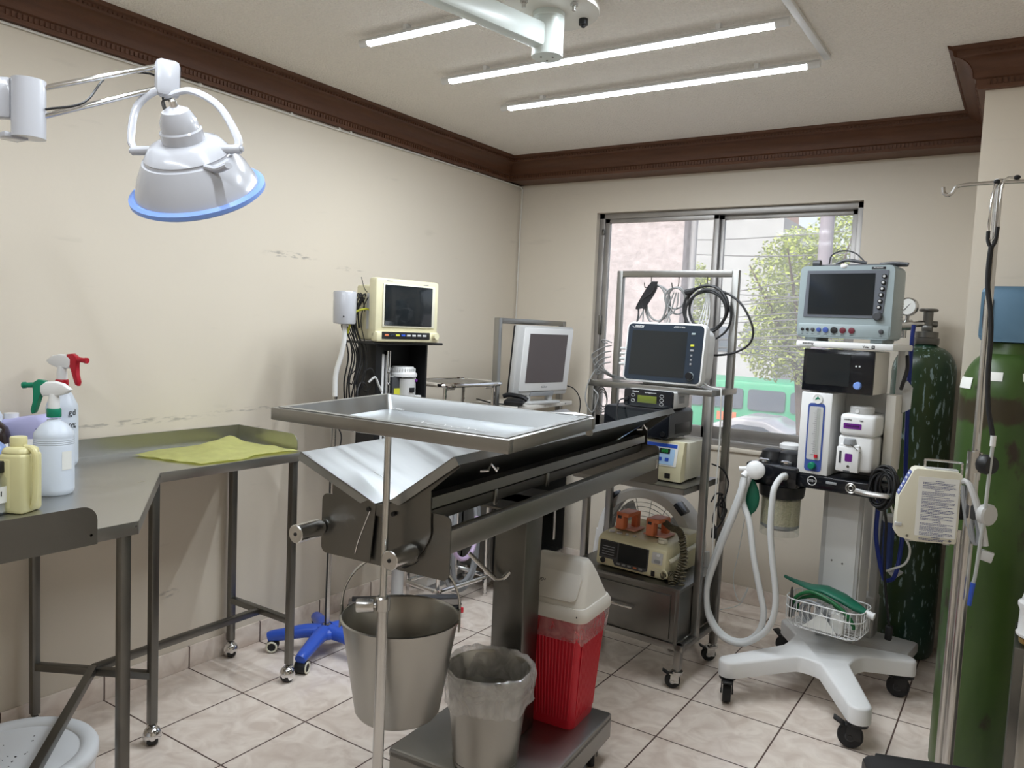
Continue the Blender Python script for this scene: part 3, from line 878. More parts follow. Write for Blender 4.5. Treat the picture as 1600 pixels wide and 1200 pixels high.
def bottle_body(t, r, h, rn, z0=0., mtl='translucent', sh=.035, ribs=4):
    prof = [(r*.86, z0), (r*.97, z0+.006), (r, z0+.014), (r, z0+h*.10)]
    for k in range(ribs): prof += [(r, z0+h*(.80+.03*k)), (r*.985, z0+h*(.81+.03*k))]
    prof += [(r, z0+h*.93), (r*.96, z0+h), (r*.62, z0+h+sh*.62), (rn*1.08, z0+h+sh*.86), (rn, z0+h+sh)]
    return obj('bottle', MB().lathe(prof, n=40), mtl, t)
t = thing('spray_bottle', 'translucent spray bottle with green trigger in front on the corner table', 'spray bottle', (.470, -.395, ZT), 0, 'spray bottles')
bottle_body(t, .049, .168, .016); sprayer(t, .232, 'green_plastic', -148, .92)
obj('sticker', MB().grid(lambda u, v: (.0495*math.cos(rad(-4+u*34)), .0495*math.sin(rad(-4+u*34)), .070+.050*v), 8, 1), 'paper', t)
t = thing('spray_bottle', 'white spray bottle with red trigger and black handwriting against the left wall', 'spray bottle', (.090, -.185, ZT), 0, 'spray bottles')
bottle_body(t, .046, .195, .016, sh=.055); sprayer(t, .275, 'red_trigger', 22, 1.0)
def hand(s, z, size):
    for i, ch in enumerate(s):
        a = rad(-66 + 17*i); 
        text('handwriting', ch, size, (.0465*math.cos(a), .0465*math.sin(a), z), (90, 0, math.degrees(a)+90), 'ink', t, .0004)
hand('oxi gd', .172, .026); hand('ok 10%', .130, .022)

# yellowish square jug with side grip
t = thing('jug', 'pale yellow square jug with handle beside the green spray bottle', 'jug', (.612, -.540, ZT), 28)
jb = MB().b6(-.036, .030, -.036, .036, 0, .148, .010); jb.b6(-.034, .028, -.033, .033, .135, .162, .013)
jb.b6(-.030, -.002, -.037, .0, .012, .135, .004)
jb.cyl((-.008, 0, .155), (-.008, 0, .164), .017, n=24)
obj('body', jb, 'jug_yellow', t, sharp=50)
obj('cap', MB().lathe([(.0185, .162), (.0190, .182), (.0175, .185), (0, .1855)], o=(-.008, 0, 0), n=26), 'jug_yellow', t)
obj('handle', MB().tube([(.012, -.004, .160), (.030, -.006, .158), (.041, -.008, .146), (.043, -.008, .11), (.042, -.008, .05), (.036, -.006, .02), (.026, -.004, .014)], .0075, 10), 'jug_yellow', t)
# clear jar with black lid
t = thing('jar', 'clear specimen jar with black lid and printed label at the table edge', 'jar', (.585, -.598, ZT), 10)
obj('body', MB().lathe([(.034, 0), (.040, .005), (.040, .088), (.032, .100), (.031, .104)], n=36), 'clear', t)
obj('contents', MB().lathe([(0, .005), (.036, .006), (.037, .05), (0, .052)], n=28), 'grey_light', t)
obj('lid', MB().lathe([(.0335, .102), (.035, .104), (.035, .126), (.033, .130), (0, .1305)], n=36), 'black', t)
obj('label', MB().grid(lambda u, v: (.0405*math.cos(rad(-80+u*100)), .0405*math.sin(rad(-80+u*100)), .030+.040*v), 12, 1), 'paper', t)
lb = MB()
for k in range(11):
    a = rad(-66+k*6.5); lb.box((.0410*math.cos(a), .0410*math.sin(a), .053), (.0008, .0022, .012), 0, Matrix.Rotation(a, 3, 'Z'))
for k in range(5):
    a = rad(-60+k*11); lb.box((.0410*math.cos(a), .0410*math.sin(a), .038), (.0006, .0045, .003), 0, Matrix.Rotation(a, 3, 'Z'))
obj('label_print', lb, 'ink', t)
# lilac canister behind
t = thing('canister', 'lilac plastic canister standing behind the green spray bottle', 'canister', (.105, -.292, ZT), 38)
cb = MB().rings([[(x, y, z+k*x) for x, y in rrect(w, d, .03, 5)] for w, d, z, k in ((.150, .085, .0, 0), (.160, .095, .01, 0), (.164, .098, .12, .0), (.160, .094, .150, .12), (.135, .070, .166, .15))])
obj('body', cb, 'lilac', t, sharp=50)
obj('logo', MB().cyl((.048, -.0495, .118), (.048, -.0480, .118), .007, n=14).b6(.046, .050, -.0497, -.048, .104, .136), 'ink_blue', t)
obj('cap', MB().cyl((-.05, 0, .150), (-.05, 0, .174), .02, n=24), 'white', t)
# brown bottle, blue bottle, lidded tub, tall white bottle
t = thing('medicine_bottle', 'dark brown bottle with black cap and green and white label', 'bottle', (.12, -.415, ZT))
obj('body', MB().lathe([(.056, 0), (.061, .005), (.061, .118), (.055, .142), (.030, .165), (.022, .172)], n=40), 'amber', t)
obj('cap', MB().lathe([(.027, .168), (.028, .196), (.025, .199), (0, .199)], n=28), 'black', t)
obj('label', MB().grid(lambda u, v: (.0614*math.cos(rad(-110+u*150)), .0614*math.sin(rad(-110+u*150)), .068+.030*v), 18, 1), 'paper', t)
obj('label_band', MB().grid(lambda u, v: (.0617*math.cos(rad(-75+u*75)), .0617*math.sin(rad(-75+u*75)), .074+.014*v), 12, 1), 'green_plastic', t)
t = thing('rinse_bottle', 'pale blue bottle between the brown bottle and the jar', 'bottle', (.34, -.50, ZT))
obj('body', MB().lathe([(.040, 0), (.046, .005), (.047, .095), (.038, .125), (.018, .142)], n=36), 'bluetint', t)
obj('cap', MB().lathe([(.019, .138), (.019, .158), (0, .159)], n=24), 'bluetint', t)
t = thing('lidded_tub', 'low white lidded tub behind the yellow jug', 'tub', (.325, -.395, ZT))
obj('tub', MB().lathe([(.036, 0), (.040, .105), (.040, .112)], n=36), 'white', t)
obj('lid', MB().lathe([(.043, .108), (.044, .120), (.040, .125), (0, .126)], n=36), 'grey_light', t)
t = thing('tall_bottle', 'tall white bottle at the left edge behind the brown bottle', 'bottle', (.052, -.385, ZT))
obj('body', MB().lathe([(.036, 0), (.04, .004), (.04, .17), (.022, .205), (.015, .21)], n=32), 'translucent', t)
obj('cap', MB().lathe([(.017, .208), (.017, .235), (0, .236)], n=20), 'white', t)

# white basin turned over, with wire
t = thing('plastic_tub', 'round white plastic tub with speckled lid on the floor under the corner table', 'tub', (.47, -.50, 0))
obj('tub', MB().lathe([(.175, 0), (.185, .01), (.198, .165)], n=56), 'basin', t)
sp = MB().lathe([(.197, .160), (.204, .165), (.204, .182), (.198, .192), (.186, .196), (.172, .194), (.160, .190), (.157, .184), (.0, .182)], n=56)
obj('lid', sp, 'basin', t, sharp=60)
rr = random.Random(5); spk = MB()
for k in range(46):
    a = rr.uniform(0, 2*PI); q = .145*math.sqrt(rr.random()); s = rr.uniform(.0012, .0045)
    spk.box((q*math.cos(a), q*math.sin(a), .1828), (s*rr.uniform(1, 2), s, .0012), 0, (0, 0, rr.uniform(0, 180)))
obj('paint_speck', spk, 'ink', t)
obj('carry_wire', MB().tube([(-.165, -.12, .215), (-.165, -.085, .225), (-.12, -.03, .23), (-.13, .02, .26), (-.19, .03, .33)], .0032, 8, 6), 'grey_light', t)

# ================================================================== BLUE-FOOTED LAMP STAND
t = thing('goose_lamp', 'white goose-neck lamp on a chrome pole with blue five-legged base', 'lamp', (.295, .78, 0))
hb = MB(); 
hb.lathe([(.060, .070), (.066, .078), (.060, .100), (.040, .108), (.040, .112)], n=30)
for k in range(5):
    a = rad(-68+72*k); d = Vector((math.cos(a), math.sin(a), 0))
    hb.tube([d*.02+Vector((0, 0, .088)), d*.09+Vector((0, 0, .086)), d*.16+Vector((0, 0, .074)), d*.215+Vector((0, 0, .066)), d*.235+Vector((0, 0, .060))], lambda q: .032-.010*q, 14, 4, flat=.95)
base = obj('base', hb, 'blue', t, sharp=60)
for k in range(5):
    a = rad(-68+72*k); d = Vector((math.cos(a), math.sin(a), 0)); sd = Vector((-d.y, d.x, 0))
    c = d*.218+Vector((0, 0, .025))
    obj('caster', MB().cyl(c+sd*-.022, c+sd*.022, .0245, n=24).cyl(c+Vector((0, 0, 0)), c+Vector((0, 0, .042)), .008, n=10), 'rubber', t)
    for s in (-1, 1):
        obj('wheel_ring', MB().torus(c+sd*.0225*s, .020, .004, sd, 28, 6), 'cream_pale', t)
obj('pole', MB().cyl((0, 0, .105), (.012, 0, 1.075), .0105, n=18).cyl((0, 0, .10), (0, 0, .116), .017, n=18), 'chrome_dull', t)
obj('cable_clip', MB().cyl((.0095, 0, .80), (.010, 0, .83), .0135, n=16), 'blue', t)
obj('neck', MB().tube([(.012, 0, 1.070), (.014, .0, 1.16), (.032, .01, 1.24), (.044, .012, 1.30), (.042, .014, 1.36), (.040, .014, 1.372)], lambda q: .011-.002*q, 12, 5), 'white', t)
obj('lamp_head', MB().lathe([(.012, 0), (.043, .004), (.045, .010), (.047, .128), (.043, .134), (0, .135)], o=(.040, .014, 1.362), n=40), 'white_gloss', t)
obj('power_button', MB().ball((.072, -.022, 1.395), .003, 8, 6), 'ink', t)
obj('cable', MB().tube([(.02, .01, .95), (.035, .02, .90), (.03, .0, .82), (.012, -.012, .78), (.011, -.014, .5), (.005, -.013, .12), (.03, -.02, .11)], .0028, 6, 5), 'cable_black', t)

# ================================================================== OLD ANAESTHESIA TROLLEY WITH CREAM MONITOR
OF = Frame(.395, .925, 83)      # local u runs along its front (away from the camera), v points to the wall
t = thing('anaesthesia_trolley', 'old black anaesthesia trolley with open bay standing against the left wall', 'medical trolley', OF.o, 83)
cab = MB()
cab.b6(-.005, .005, 0, .12, .62, 1.285); cab.b6(.275, .285, 0, .12, .62, 1.285); cab.b6(-.005, .285, .11, .12, .62, 1.285); cab.b6(-.005, .285, 0, .12, .61, .62)
cab.b6(.005, .032, .005, .02, .62, 1.275)
obj('cabinet', cab, 'black', t)
obj('top_shelf', MB().b6(-.060, .335, -.045, .15, 1.287, 1.297, .003), 'black', t)
obj('guide_strip', MB().b6(.035, .058, .02, .05, .70, 1.245, .002), 'white', t)
obj('rail', MB().b6(.066, .074, .012, .035, .70, 1.26, .002).b6(.080, .086, .012, .035, .70, 1.26, .002), 'chrome', t)
for z in (1.12, 1.17): obj('clamp_screw', MB().cyl((.076, .0, z), (.076, .02, z), .006, n=12), 'chrome', t)
obj('lower_cabinet', MB().b6(.0, .36, .02, .22, .44, .61, .01), 'white', t)
obj('column', MB().cyl((.30, .165, .07), (.30, .165, .45), .028, n=24).lathe([(.05, .090), (.05, .100), (.03, .110)], o=(.30, .165, 0), n=28), 'grey_light', t)
LA, LB = Vector((.125, .300, 0)), Vector((.535, -.020, 0)); ld_ = (LB-LA).normalized(); ln_ = Vector((-ld_.y, ld_.x, 0)); lm_ = Matrix((ld_, ln_, Vector((0, 0, 1)))).transposed()
obj('base_leg', MB().box((LA+LB)/2+Vector((0, 0, .075)), ((LB-LA).length, .05, .032), .006, lm_), 'alu', t)
for q in (.22, .78): obj('foot_cover', MB().box(LA.lerp(LB, q)+Vector((0, 0, .094)), (.20, .05, .012), .005, lm_), 'grey_dark', t)
for q in (.03, .97):
    p = LA.lerp(LB, q)
    fork_caster(t, p.x, p.y, .062, .028, 200, False, 'black', 'rubber', 'black', .03)
    obj('brake_tab', MB().b6(p.x-.006, p.x+.006, p.y-.042, p.y-.030, .025, .05, .002), 'red', t)
# monitor on it
t = thing('patient_monitor', 'cream patient monitor with dark screen on the black trolley by the left wall', 'monitor', OF.w(.0, 0, 1.297), 83, 'patient monitors')
bz = MB(); bz.b6(-.055, .295, -.050, .0, .012, .262, .012); bz.b6(-.055, .295, -.062, -.02, .002, .045, .010)
bz.b6(-.015, .275, -.01, .13, .004, .235, .012)
obj('housing', bz, 'cream', t)
obj('screen_frame', MB().b6(-.022, .268, -.056, -.048, .062, .240, .004), 'cream_pale', t)
obj('screen', MB().b6(-.015, .250, -.0585, -.050, .068, .236, .004), 'screen', t)
obj('key_strip', MB().b6(-.03, .235, -.0655, -.060, .014, .044, .003), 'black', t)
for k, c in enumerate(('orange', 'navy', 'yellow_label', 'blue', 'grey_light', 'grey_light', 'grey_light', 'grey_light')):
    obj('key', MB().b6(-.018+.030*k, .002+.030*k, -.0675, -.064, .026, .034, .001), c, t)
obj('dial', MB().cyl((.262, -.080, .030), (.262, -.06, .030), .014, n=22), 'cream', t)
obj('side_panel', MB().b6(-.0175, -.0145, .0, .055, .05, .20, .0), 'grey_light', t)
for k, z in enumerate((.17, .13, .095, .065)): obj('socket', MB().cyl((-.020, .025, z), (-.016, .025, z), .009-.001*k, n=14), 'black', t)
obj('model_mark', MB().b6(.0, .03, -.0505, -.0495, .249, .252), 'ink_grey', t)
obj('maker_mark', MB().b6(.20, .23, -.0505, -.0495, .244, .247), 'ink_grey', t)
obj('plug_lead', MB().tube([(-.022, .025, .13), (-.05, .03, .132), (-.085, .05, .11), (-.10, .07, .03)], .0045, 8), 'yellow_label', t)
# agent vaporiser inside the bay
t = thing('vaporizer', 'grey vaporizer with white dial and yellow label inside the black trolley bay', 'vaporizer', OF.w(.19, .045, 1.0), 83, 'anaesthetic vaporizers')
obj('body', MB().b6(-.085, .055, -.025, .06, 0, .148, .010).cyl((-.01, -.028, 0), (-.01, -.028, .140), .038, n=32), 'grey_light', t)
obj('side_block', MB().b6(-.088, -.035, -.030, .05, .0, .146, .004), 'grey_dark', t)
obj('dial', MB().lathe([(.062, .148), (.062, .160), (.055, .166), (.050, .182), (.046, .190), (0, .191)], o=(-.01, -.005, 0), n=36), 'white', t)
rb = MB()
for k in range(30): a = k*2*PI/30; rb.box((-.01+.054*math.cos(a), -.005+.054*math.sin(a), .176), (.003, .003, .014), 0, Matrix.Rotation(a, 3, 'Z'))
obj('dial_grip', rb, 'grey_light', t)
obj('warning_label', MB().b6(-.080, -.042, -.032, -.030, .055, .098), 'yellow_label', t)
obj('agent_band', MB().b6(.026, .056, -.030, -.020, .122, .134, .002), 'purple', t)
obj('badge', MB().b6(-.022, .004, -.0695, -.060, .082, .102, .001), 'ink', t)
obj('filler', MB().b6(.02, .056, -.075, -.02, .0, .05, .006).cyl((.035, -.055, .05), (.035, -.055, .066), .016, n=18), 'white', t)
# cables hanging at its left side
ck = MB(); rr = random.Random(11)
for k in range(11):
    u0 = -.075-.05*rr.random(); v0 = .02+.10*rr.random(); zb = rr.choice((.98, 1.02, 1.10, 1.14))
    ck.tube([(u0+.07, v0+.02, 1.31+.19*rr.random()), (u0+.03, v0, 1.46+.04*rr.random()), (u0-.03*rr.random(), v0, 1.38), (u0+.02, v0-.02, 1.24), (u0-.02*rr.random(), v0-.03, 1.12), (u0+.02-.04*rr.random(), v0-.02, zb), (u0+.03, v0, zb+.03)], .0022+.0016*rr.random(), 6, 5)
ck.torus((-.10, .01, 1.08), .05, .003, (.3, 1, .1), 26, 6, (.5, 1)); ck.torus((-.08, .0, 1.14), .05, .0026, (.1, 1, .3), 26, 6, (.6, 1))
ck.tube([(-.03, .05, 1.49), (-.06, .06, 1.51), (-.08, .06, 1.56)], .0016, 5, 4)
ck.box((-.135, -.01, 1.035), (.026, .02, .06), .006)
ck.tube([(-.135, -.01, 1.06), (-.13, 0, 1.10), (-.10, .01, 1.14)], .003, 6)
tag(obj('cable_bundle', ck, 'cable_black', loc=OF.w(.035, 0), rot=(0, 0, 83)), 'tangle of black leads hanging beside the cream monitor on the trolley', 'cable')
gk = MB(); gk.tube([(-.075, .0, 1.13), (-.05, -.01, 1.15), (-.035, -.015, 1.12), (-.02, -.02, 1.09)], .008, 8, 4, flat=.6)
tag(obj('sensor_clip', gk, 'grey_light', loc=OF.w(.035, 0), rot=(0, 0, 83)), 'grey finger sensor clip dangling among the black leads', 'sensor')

# ================================================================== INSTRUMENT SIDE TABLE (round-edged) BEHIND THE TRAY
t = thing('side_table', 'round-edged stainless side table with curved chrome legs near the far corner', 'table', (.285, 1.60, 0), 83)
zs = 1.10
tp = MB().prism(rrect(.43, .30, .07, 8), zs-.006, zs, None, .002)
obj('tabletop', tp, 'steel', t)
obj('edge_tube', MB().tube([(x, y, zs-.004) for x, y in rrect(.43, .30, .07, 8)], .011, 10, 0, True), 'chrome', t)
for sx in (-1, 1):
    for sy in (-1, 1):
        x, y = .17*sx, .105*sy
        obj('leg', MB().tube([(x-.06*sx, y, zs-.020), (x-.015*sx, y, zs-.024), (x, y, zs-.06), (x, y, .5), (x, y, .05), (x, y, .012)], .0095, 10, 5).cyl((x, y, 0), (x, y, .014), .012, n=12), 'chrome', t)
obj('ring_rail', MB().tube([(x, y, .10) for x, y in rrect(.36, .23, .03, 4)], .012, 10, 0, True), 'chrome', t)
# ================================================================== V-TOP OPERATING TABLE
VT = Frame(1.40, -.1, 4)
t = thing('operating_table', 'stainless V-top veterinary operating table with round clamp knobs in the middle of the room', 'operating table', VT.o, 4)
pb = MB(); pb.b6(-.200, .268, .305, .874, .118, .15, .010); 
pb.b6(-.200, -.196, .315, .864, .072, .140); pb.b6(.264, .268, .315, .864, .072, .140); pb.b6(-.19, .26, .305, .309, .072, .140); pb.b6(-.19, .26, .870, .874, .072, .140)
obj('platform', pb, 'steel', t)
for u, v in ((-.15, .36), (.225, .36), (-.15, .815), (.225, .815)): fork_caster(t, u, v, .118, .042, -70, False, 'steel_dark', 'rubber', 'grey_dark', .026)
obj('column', MB().b6(-.014, .094, .55, .655, .15, .868, .006), 'steel_dark', t)
obj('column_plate', MB().b6(-.10, .18, .46, .76, .862, .868), 'steel_dark', t)
for s in (-1, 1):
    r = MB().b6(.178*s-.012, .178*s+.014, .003, 1.417, .866, .921, .003); obj('side_rail', r, 'steel', t)
def plate_end(v, name):
    mt = Matrix(((1, 0, 0, 0), (0, 0, 1, v), (0, 1, 0, 0), (0, 0, 0, 1)))
    pl = MB().prism(rrect(.385, .150, .018, 5, 0, .879), -.002, .002, mt)
    return obj(name, pl, 'steel_dark', t)
for v in (0, 1.42): plate_end(v, 'end_plate')
AR, AL = math.atan2(.138, .192), math.atan2(.094, .240)
def panel(sgn, ang, L):
    """one leaf of the V, hinged near the centre, with a turned-down lip"""
    h = Vector((.012*sgn, 0, .956)); d = Vector((math.cos(ang)*sgn, 0, math.sin(ang))); n = Vector((-math.sin(ang)*sgn, 0, math.cos(ang)))
    if False: pass
    m = MB(); sec = [(0, 0), (L, 0), (L+.002, -.002), (L+.002, -.022), (L, -.022), (L, -.0025), (0, -.0025)]
    R = []
    for v in (-.018, 1.505): R.append([h + d*a + n*b + Vector((0, v, 0)) for a, b in sec])
    m.rings(R)
    # turned-down ends
    for v in (-.018, 1.505):
        m.rings([[h+d*a+n*b+Vector((0, v+e, 0)) for a, b in ((.02, 0), (L, 0), (L, -.022), (.04, -.022))] for e in (0, .002)])
    return m
obj('left_leaf', panel(-1, AL, .258), 'steel_tray', t)
rp = panel(1, AR, .236)
obj('right_leaf', rp, 'steel_tray', t)
# leaf seam strip on the right lip
def wing(pts, v, name):
    mt = Matrix(((1, 0, 0, 0), (0, 0, 1, v), (0, 1, 0, 0), (0, 0, 0, 1)))
    return obj(name, MB().prism(pts, -.0015, .0015, mt), 'steel_dark', t)
arcR = [(.147-.147*0, .895)] + [(.146*math.cos(a)+.0, .935+.128*math.sin(a)) for a in [-.22-i*.16 for i in range(9)]]
WR = [(.014, .952), (.206, 1.090), (.214, 1.070), (.138, 1.006)] + arcR[1:] 
WL = [(-.014, .952), (-.236, 1.044), (-.243, 1.026), (-.150, .988)] + [(-.150*math.cos(a), .930+.122*math.sin(a)) for a in [-.1-i*.16 for i in range(9)]]
wing(WR, -.006, 'right_wing_plate'); wing(WL, -.011, 'left_wing_plate')
wing(WR, 1.426, 'right_wing_plate'); wing(WL, 1.431, 'left_wing_plate')
sw = MB().tube([(-.03, -.0145, .935), (-.062, -.0145, .86), (-.072, -.0145, .825)], .0012, 5, 3)
obj('wing_edge', sw, 'chrome', t)
obj('slot', MB().prism([(.03, .828), (.06, .817), (.09, .824), (.11, .84), (.10, .829), (.07, .812), (.035, .818)], -.0016, .0016, Matrix(((1, 0, 0, 0), (0, 0, 1, -.003), (0, 1, 0, 0), (0, 0, 0, 1)))), 'black', t)
# underside strips and drain trough
obj('stiffener', MB().b6(.10, .134, .004, 1.41, .985, .988, 0).b6(.132, .135, .004, 1.41, .962, .988, 0), 'steel', t)
obj('stiffener', MB().b6(-.150, -.10, .004, 1.41, .962, .965, 0).b6(-.153, -.150, .004, 1.41, .940, .965, 0), 'steel', t)
obj('drain_trough', MB().b6(-.075, .120, .006, 1.41, .925, .928).b6(.118, .121, .006, 1.41, .925, .952).b6(-.078, -.075, .006, 1.41, .925, .952), 'steel_dark', t)
for v in (.31, .61): obj('rail_clip', MB().b6(.120, .127, v-.008, v+.008, .915, .958, .003), 'steel', t)
for v in (.15, 1.20):
    bx = .200; zz = 1.052
    obj('tie_clip', MB().tube([(bx-.012, v-.03, zz-.012), (bx, v-.012, zz-.012), (bx+.004, v-.006, zz+.004), (bx+.012, v+.008, zz-.014), (bx+.010, v+.016, zz-.008)], .0030, 6, 0), 'chrome', t)
for u, z in ((-.190, .868), (.094, .857)):
    k = MB().lathe([(0, -.088), (.0205, -.088), (.0225, -.086), (.0225, -.012), (.016, -.010), (.016, .0)], o=(u, -.006, z), ax=(0, 1, 0), n=36)
    kn = obj('clamp_knob', k, 'chrome_dull', t)
    obj('knob_screw', MB().cyl((u, -.0955, z), (u, -.093, z), .0045, n=12), 'black', kn)
    k = MB().lathe([(0, .088), (.0205, .088), (.0225, .086), (.0225, .012), (.016, .010), (.016, .0)], o=(u, 1.426, z), ax=(0, 1, 0), n=36)
    obj('clamp_knob', k, 'chrome_dull', t)
obj('hinge', MB().b6(-.016, .016, -.012, 1.43, .925, .954, .003), 'steel_dark', t)
for u, s in ((-.035, 1), (.038, -1)): obj('hinge_screw', MB().cyl((u, -.016, .938), (u, -.008, .938), .0055, n=12), 'black', t)
obj('bucket_hook', MB().tube([(.042, .552, .655), (.030, .540, .638), (.014, .532, .633), (-.004, .527, .640), (-.080, .515, .698)], .0068, 10, 5), 'chrome_dull', t)
obj('rail_end_tab', MB().b6(.175, .195, 1.395, 1.40, .87, .905, .001), 'chrome_dull', t)

# pail hanging under the near end
PC = VT.w(-.022, .108, .645)
t = thing('steel_pail', 'stainless steel pail hanging by its bail under the near end of the operating table', 'pail', (PC.x, PC.y, .395))
H = .25
obj('pail', MB().lathe([(.0, .004), (.098, .004), (.106, .012), (.143, H-.004), (.1405, H-.001), (.104, .010), (.0, .0065)], n=64), 'steel', t) if False else \
obj('pail', MB().lathe([(0, .012), (.098, .012), (.104, .018), (.1415, H-.004), (.146, H+.002), (.151, H), (.150, H-.006), (.1455, H-.008), (.1075, .010), (.100, .0), (0, .0)], n=64, cap=False), 'steel_pail', t)
bd = Vector((.835, .55, 0)).normalized(); bn = Vector((-bd.y, bd.x, 0))
for s in (-1, 1):
    ear = MB(); m_ = Matrix((bd*s, bn, Vector((0, 0, 1)))).transposed().to_4x4()
    m_ = Matrix((bn, Vector((0, 0, 1)), bn.cross(Vector((0, 0, 1))))).transposed().to_4x4(); m_.translation = bd*s*.1495 + Vector((0, 0, H))
    ear.prism([(-.020, -.03), (.020, -.03), (.016, 0), (.008, .022), (-.008, .022), (-.016, 0)], -.002, .002, m_)
    obj('ear', ear, 'steel', t)
bl = MB(); pts = []
for k in range(15):
    a = PI*k/14; pts.append(bd*(-.150*math.cos(a)) + Vector((0, 0, H+.012+.150*math.sin(a)**.9)))
bl.tube(pts, .0032, 8, 2)
obj('bail', bl, 'chrome_dull', t)

# steel bin with liner on the platform
B = VT.w(.070, .405, .15)
t = thing('waste_bin', 'small round steel bin with a clear plastic liner on the table platform', 'waste bin', B)
bc = MB().lathe([(0, .006), (.088, .006), (.115, .272), (.118, .276), (.121, .272), (.118, .268), (.093, .026), (.095, .02), (.092, .014), (.094, .008), (.090, 0), (0, 0)], n=56, cap=False)
obj('bin', bc, 'steel_pail', t)
rr = random.Random(2)
ph = [rr.uniform(0, 6.28) for _ in range(8)]
def wob(a, k): return .5*math.sin(3*a+ph[0])+.35*math.sin(5*a+ph[1]+k)+.3*math.sin(8*a+ph[2]-2*k)+.22*math.sin(13*a+ph[3]+3*k)+.2*math.sin(19*a+ph[4])
n_ = 90; prof = [(.098, .20, .008), (.105, .235, .008), (.112, .262, .005), (.119, .280, .004), (.1250, .286, .007), (.1285, .272, .010), (.1285, .245, .012), (.1265, .215, .011), (.124, .190, .008), (.1245, .182, .007)]
R = []
for i, (r, z, am) in enumerate(prof):
    R.append([((r+am*max(wob(a, i*.5), -.4))*math.cos(a), (r+am*max(wob(a, i*.5), -.4))*math.sin(a), z+.012*wob(a, .3)*(1 if i > 6 else .35)+(-.055*max(0, math.sin(a*1+2.2))**4 if i < 2 else 0)) for a in [2*PI*k/n_ for k in range(n_)]])
obj('liner', MB().rings(R, False), 'film', t, sharp=180)

# red swing-lid bin
t = thing('swing_bin', 'tall red ribbed bin with white swing lid and plastic liner on the table platform', 'waste bin', VT.w(.115, .772, .15), 4)
def rbox(mb, levels):
    mb.rings([[(x, y, z) for x, y in rrect(w, d, r, 6)] for w, d, r, z in levels])
rb = MB(); rbox(rb, [(.185, .165, .022, .0), (.190, .170, .024, .012), (.235, .205, .028, .37), (.235, .205, .028, .372)])
bin_ = obj('bin', rb, 'red', t)
rib = MB()
for k in range(17):
    f = -.42+.84*k/16
    for s in (-1, 1):
        rib.tube([(f*.185, s*.0855, .03), (f*.232, s*.1025, .33)], .0022, 6, 0)
for k in range(15):
    f = -.40+.80*k/14
    for s in (-1, 1):
        rib.tube([(s*.0955, f*.165, .03), (s*.1175, f*.20, .33)], .0022, 6, 0)
obj('rib', rib, 'red', t)
lb = MB(); n_ = 96
R = []
base = rrect(1, 1, .12, 23)
for i, (w, d, z, am) in enumerate(((.245, .215, .368, .001), (.250, .220, .345, .003), (.247, .217, .315, .004), (.243, .213, .290, .003), (.2435, .2135, .287, .003))):
    row = []
    for k, (x, y) in enumerate(base):
        a = 2*PI*k/len(base); q = wob(a, i*.8)
        row.append((x*w+am*q*(1 if x > 0 else -1), y*d+am*q*(1 if y > 0 else -1), z+.012*wob(a*1.0, 1.2)*(1 if i > 1 else 0)))
    R.append(row)
obj('liner', lb.rings(R, False), 'film_red', t, sharp=180)
ld = MB(); rbox(ld, [(.258, .228, .03, .352), (.262, .232, .032, .358), (.262, .232, .032, .378), (.246, .216, .03, .392)])
ld.rings([[(x*1.0, y, .388) for x, y in rrect(.238, .208, .03, 5)], [(x, y, .400) for x, y in rrect(.232, .200, .028, 5)],
          [(x, y*.99-.0, .47) for x, y in rrect(.205, .105, .022, 5)], [(x, y, .505) for x, y in rrect(.185, .060, .022, 5)], [(x, y, .517) for x, y in rrect(.165, .040, .015, 5)]])
lid = obj('swing_lid', ld, 'white_warm', t, sharp=50)
# flap outline on the sloping front, following the slope
sl = math.atan2(.082, .045)
fm = Matrix.Translation((0, -.0800, .440)) @ Euler((math.atan2(.070, .0475), 0, 0)).to_matrix().to_4x4()
obj('flap', MB().prism(rrect(.185, .088, .016, 5, 0, .006), -.0035, .0045, fm, .0015), 'white_warm', lid)
fm2 = fm @ Matrix.Translation((-.040, .012, .0050))
po = text('push_mark', 'PUSH', .014, fm2.to_translation(), [math.degrees(a) for a in fm2.to_euler()], 'ink', lid, .0003)
ar_ = MB(); q = fm @ Matrix.Translation((-.042, -.001, .0046)); ar_.prism([(-.004, .0), (.004, 0), (0, -.006)], 0, .0005, q)
obj('arrow_mark', ar_, 'ink', lid)
obj('lid_pin', MB().ball((.105, -.114, .372), .003, 8, 6), 'black', lid)

# ================================================================== INSTRUMENT TRAY STAND (front)
t = thing('tray_stand', 'stainless instrument tray stand with rectangular tray in front of the operating table', 'tray stand', (1.452, -.150, 0))
TR = Matrix.Translation(Vector((1.548, -.100, 1.186)) - Vector((1.452, -.150, 0))) @ (Euler((0, 0, rad(4.605))).to_matrix() @ Euler((rad(1.19), 0, 0)).to_matrix() @ Euler((0, rad(.667), 0)).to_matrix()).to_4x4()
def put(o): o.matrix_local = TR; return o
fr = MB(); Lx, Wy, hh = .60, .406, .027
for s in (-1, 1):
    fr.b6(-Lx/2, Lx/2, s*(Wy/2)-(.018 if s > 0 else 0), s*(Wy/2)+(0 if s > 0 else .018), -hh, 0, .002)
    fr.b6(s*(Lx/2)-(.018 if s > 0 else 0), s*(Lx/2)+(0 if s > 0 else .018), -Wy/2+.018, Wy/2-.018, -hh, 0, .002)
put(obj('frame', fr, 'steel', t))
ty = MB(); a_, b_ = Lx/2-.010, Wy/2-.010
def rect(w, d, z, r=.006): return [(x, y, z) for x, y in rrect(w, d, r, 3)]
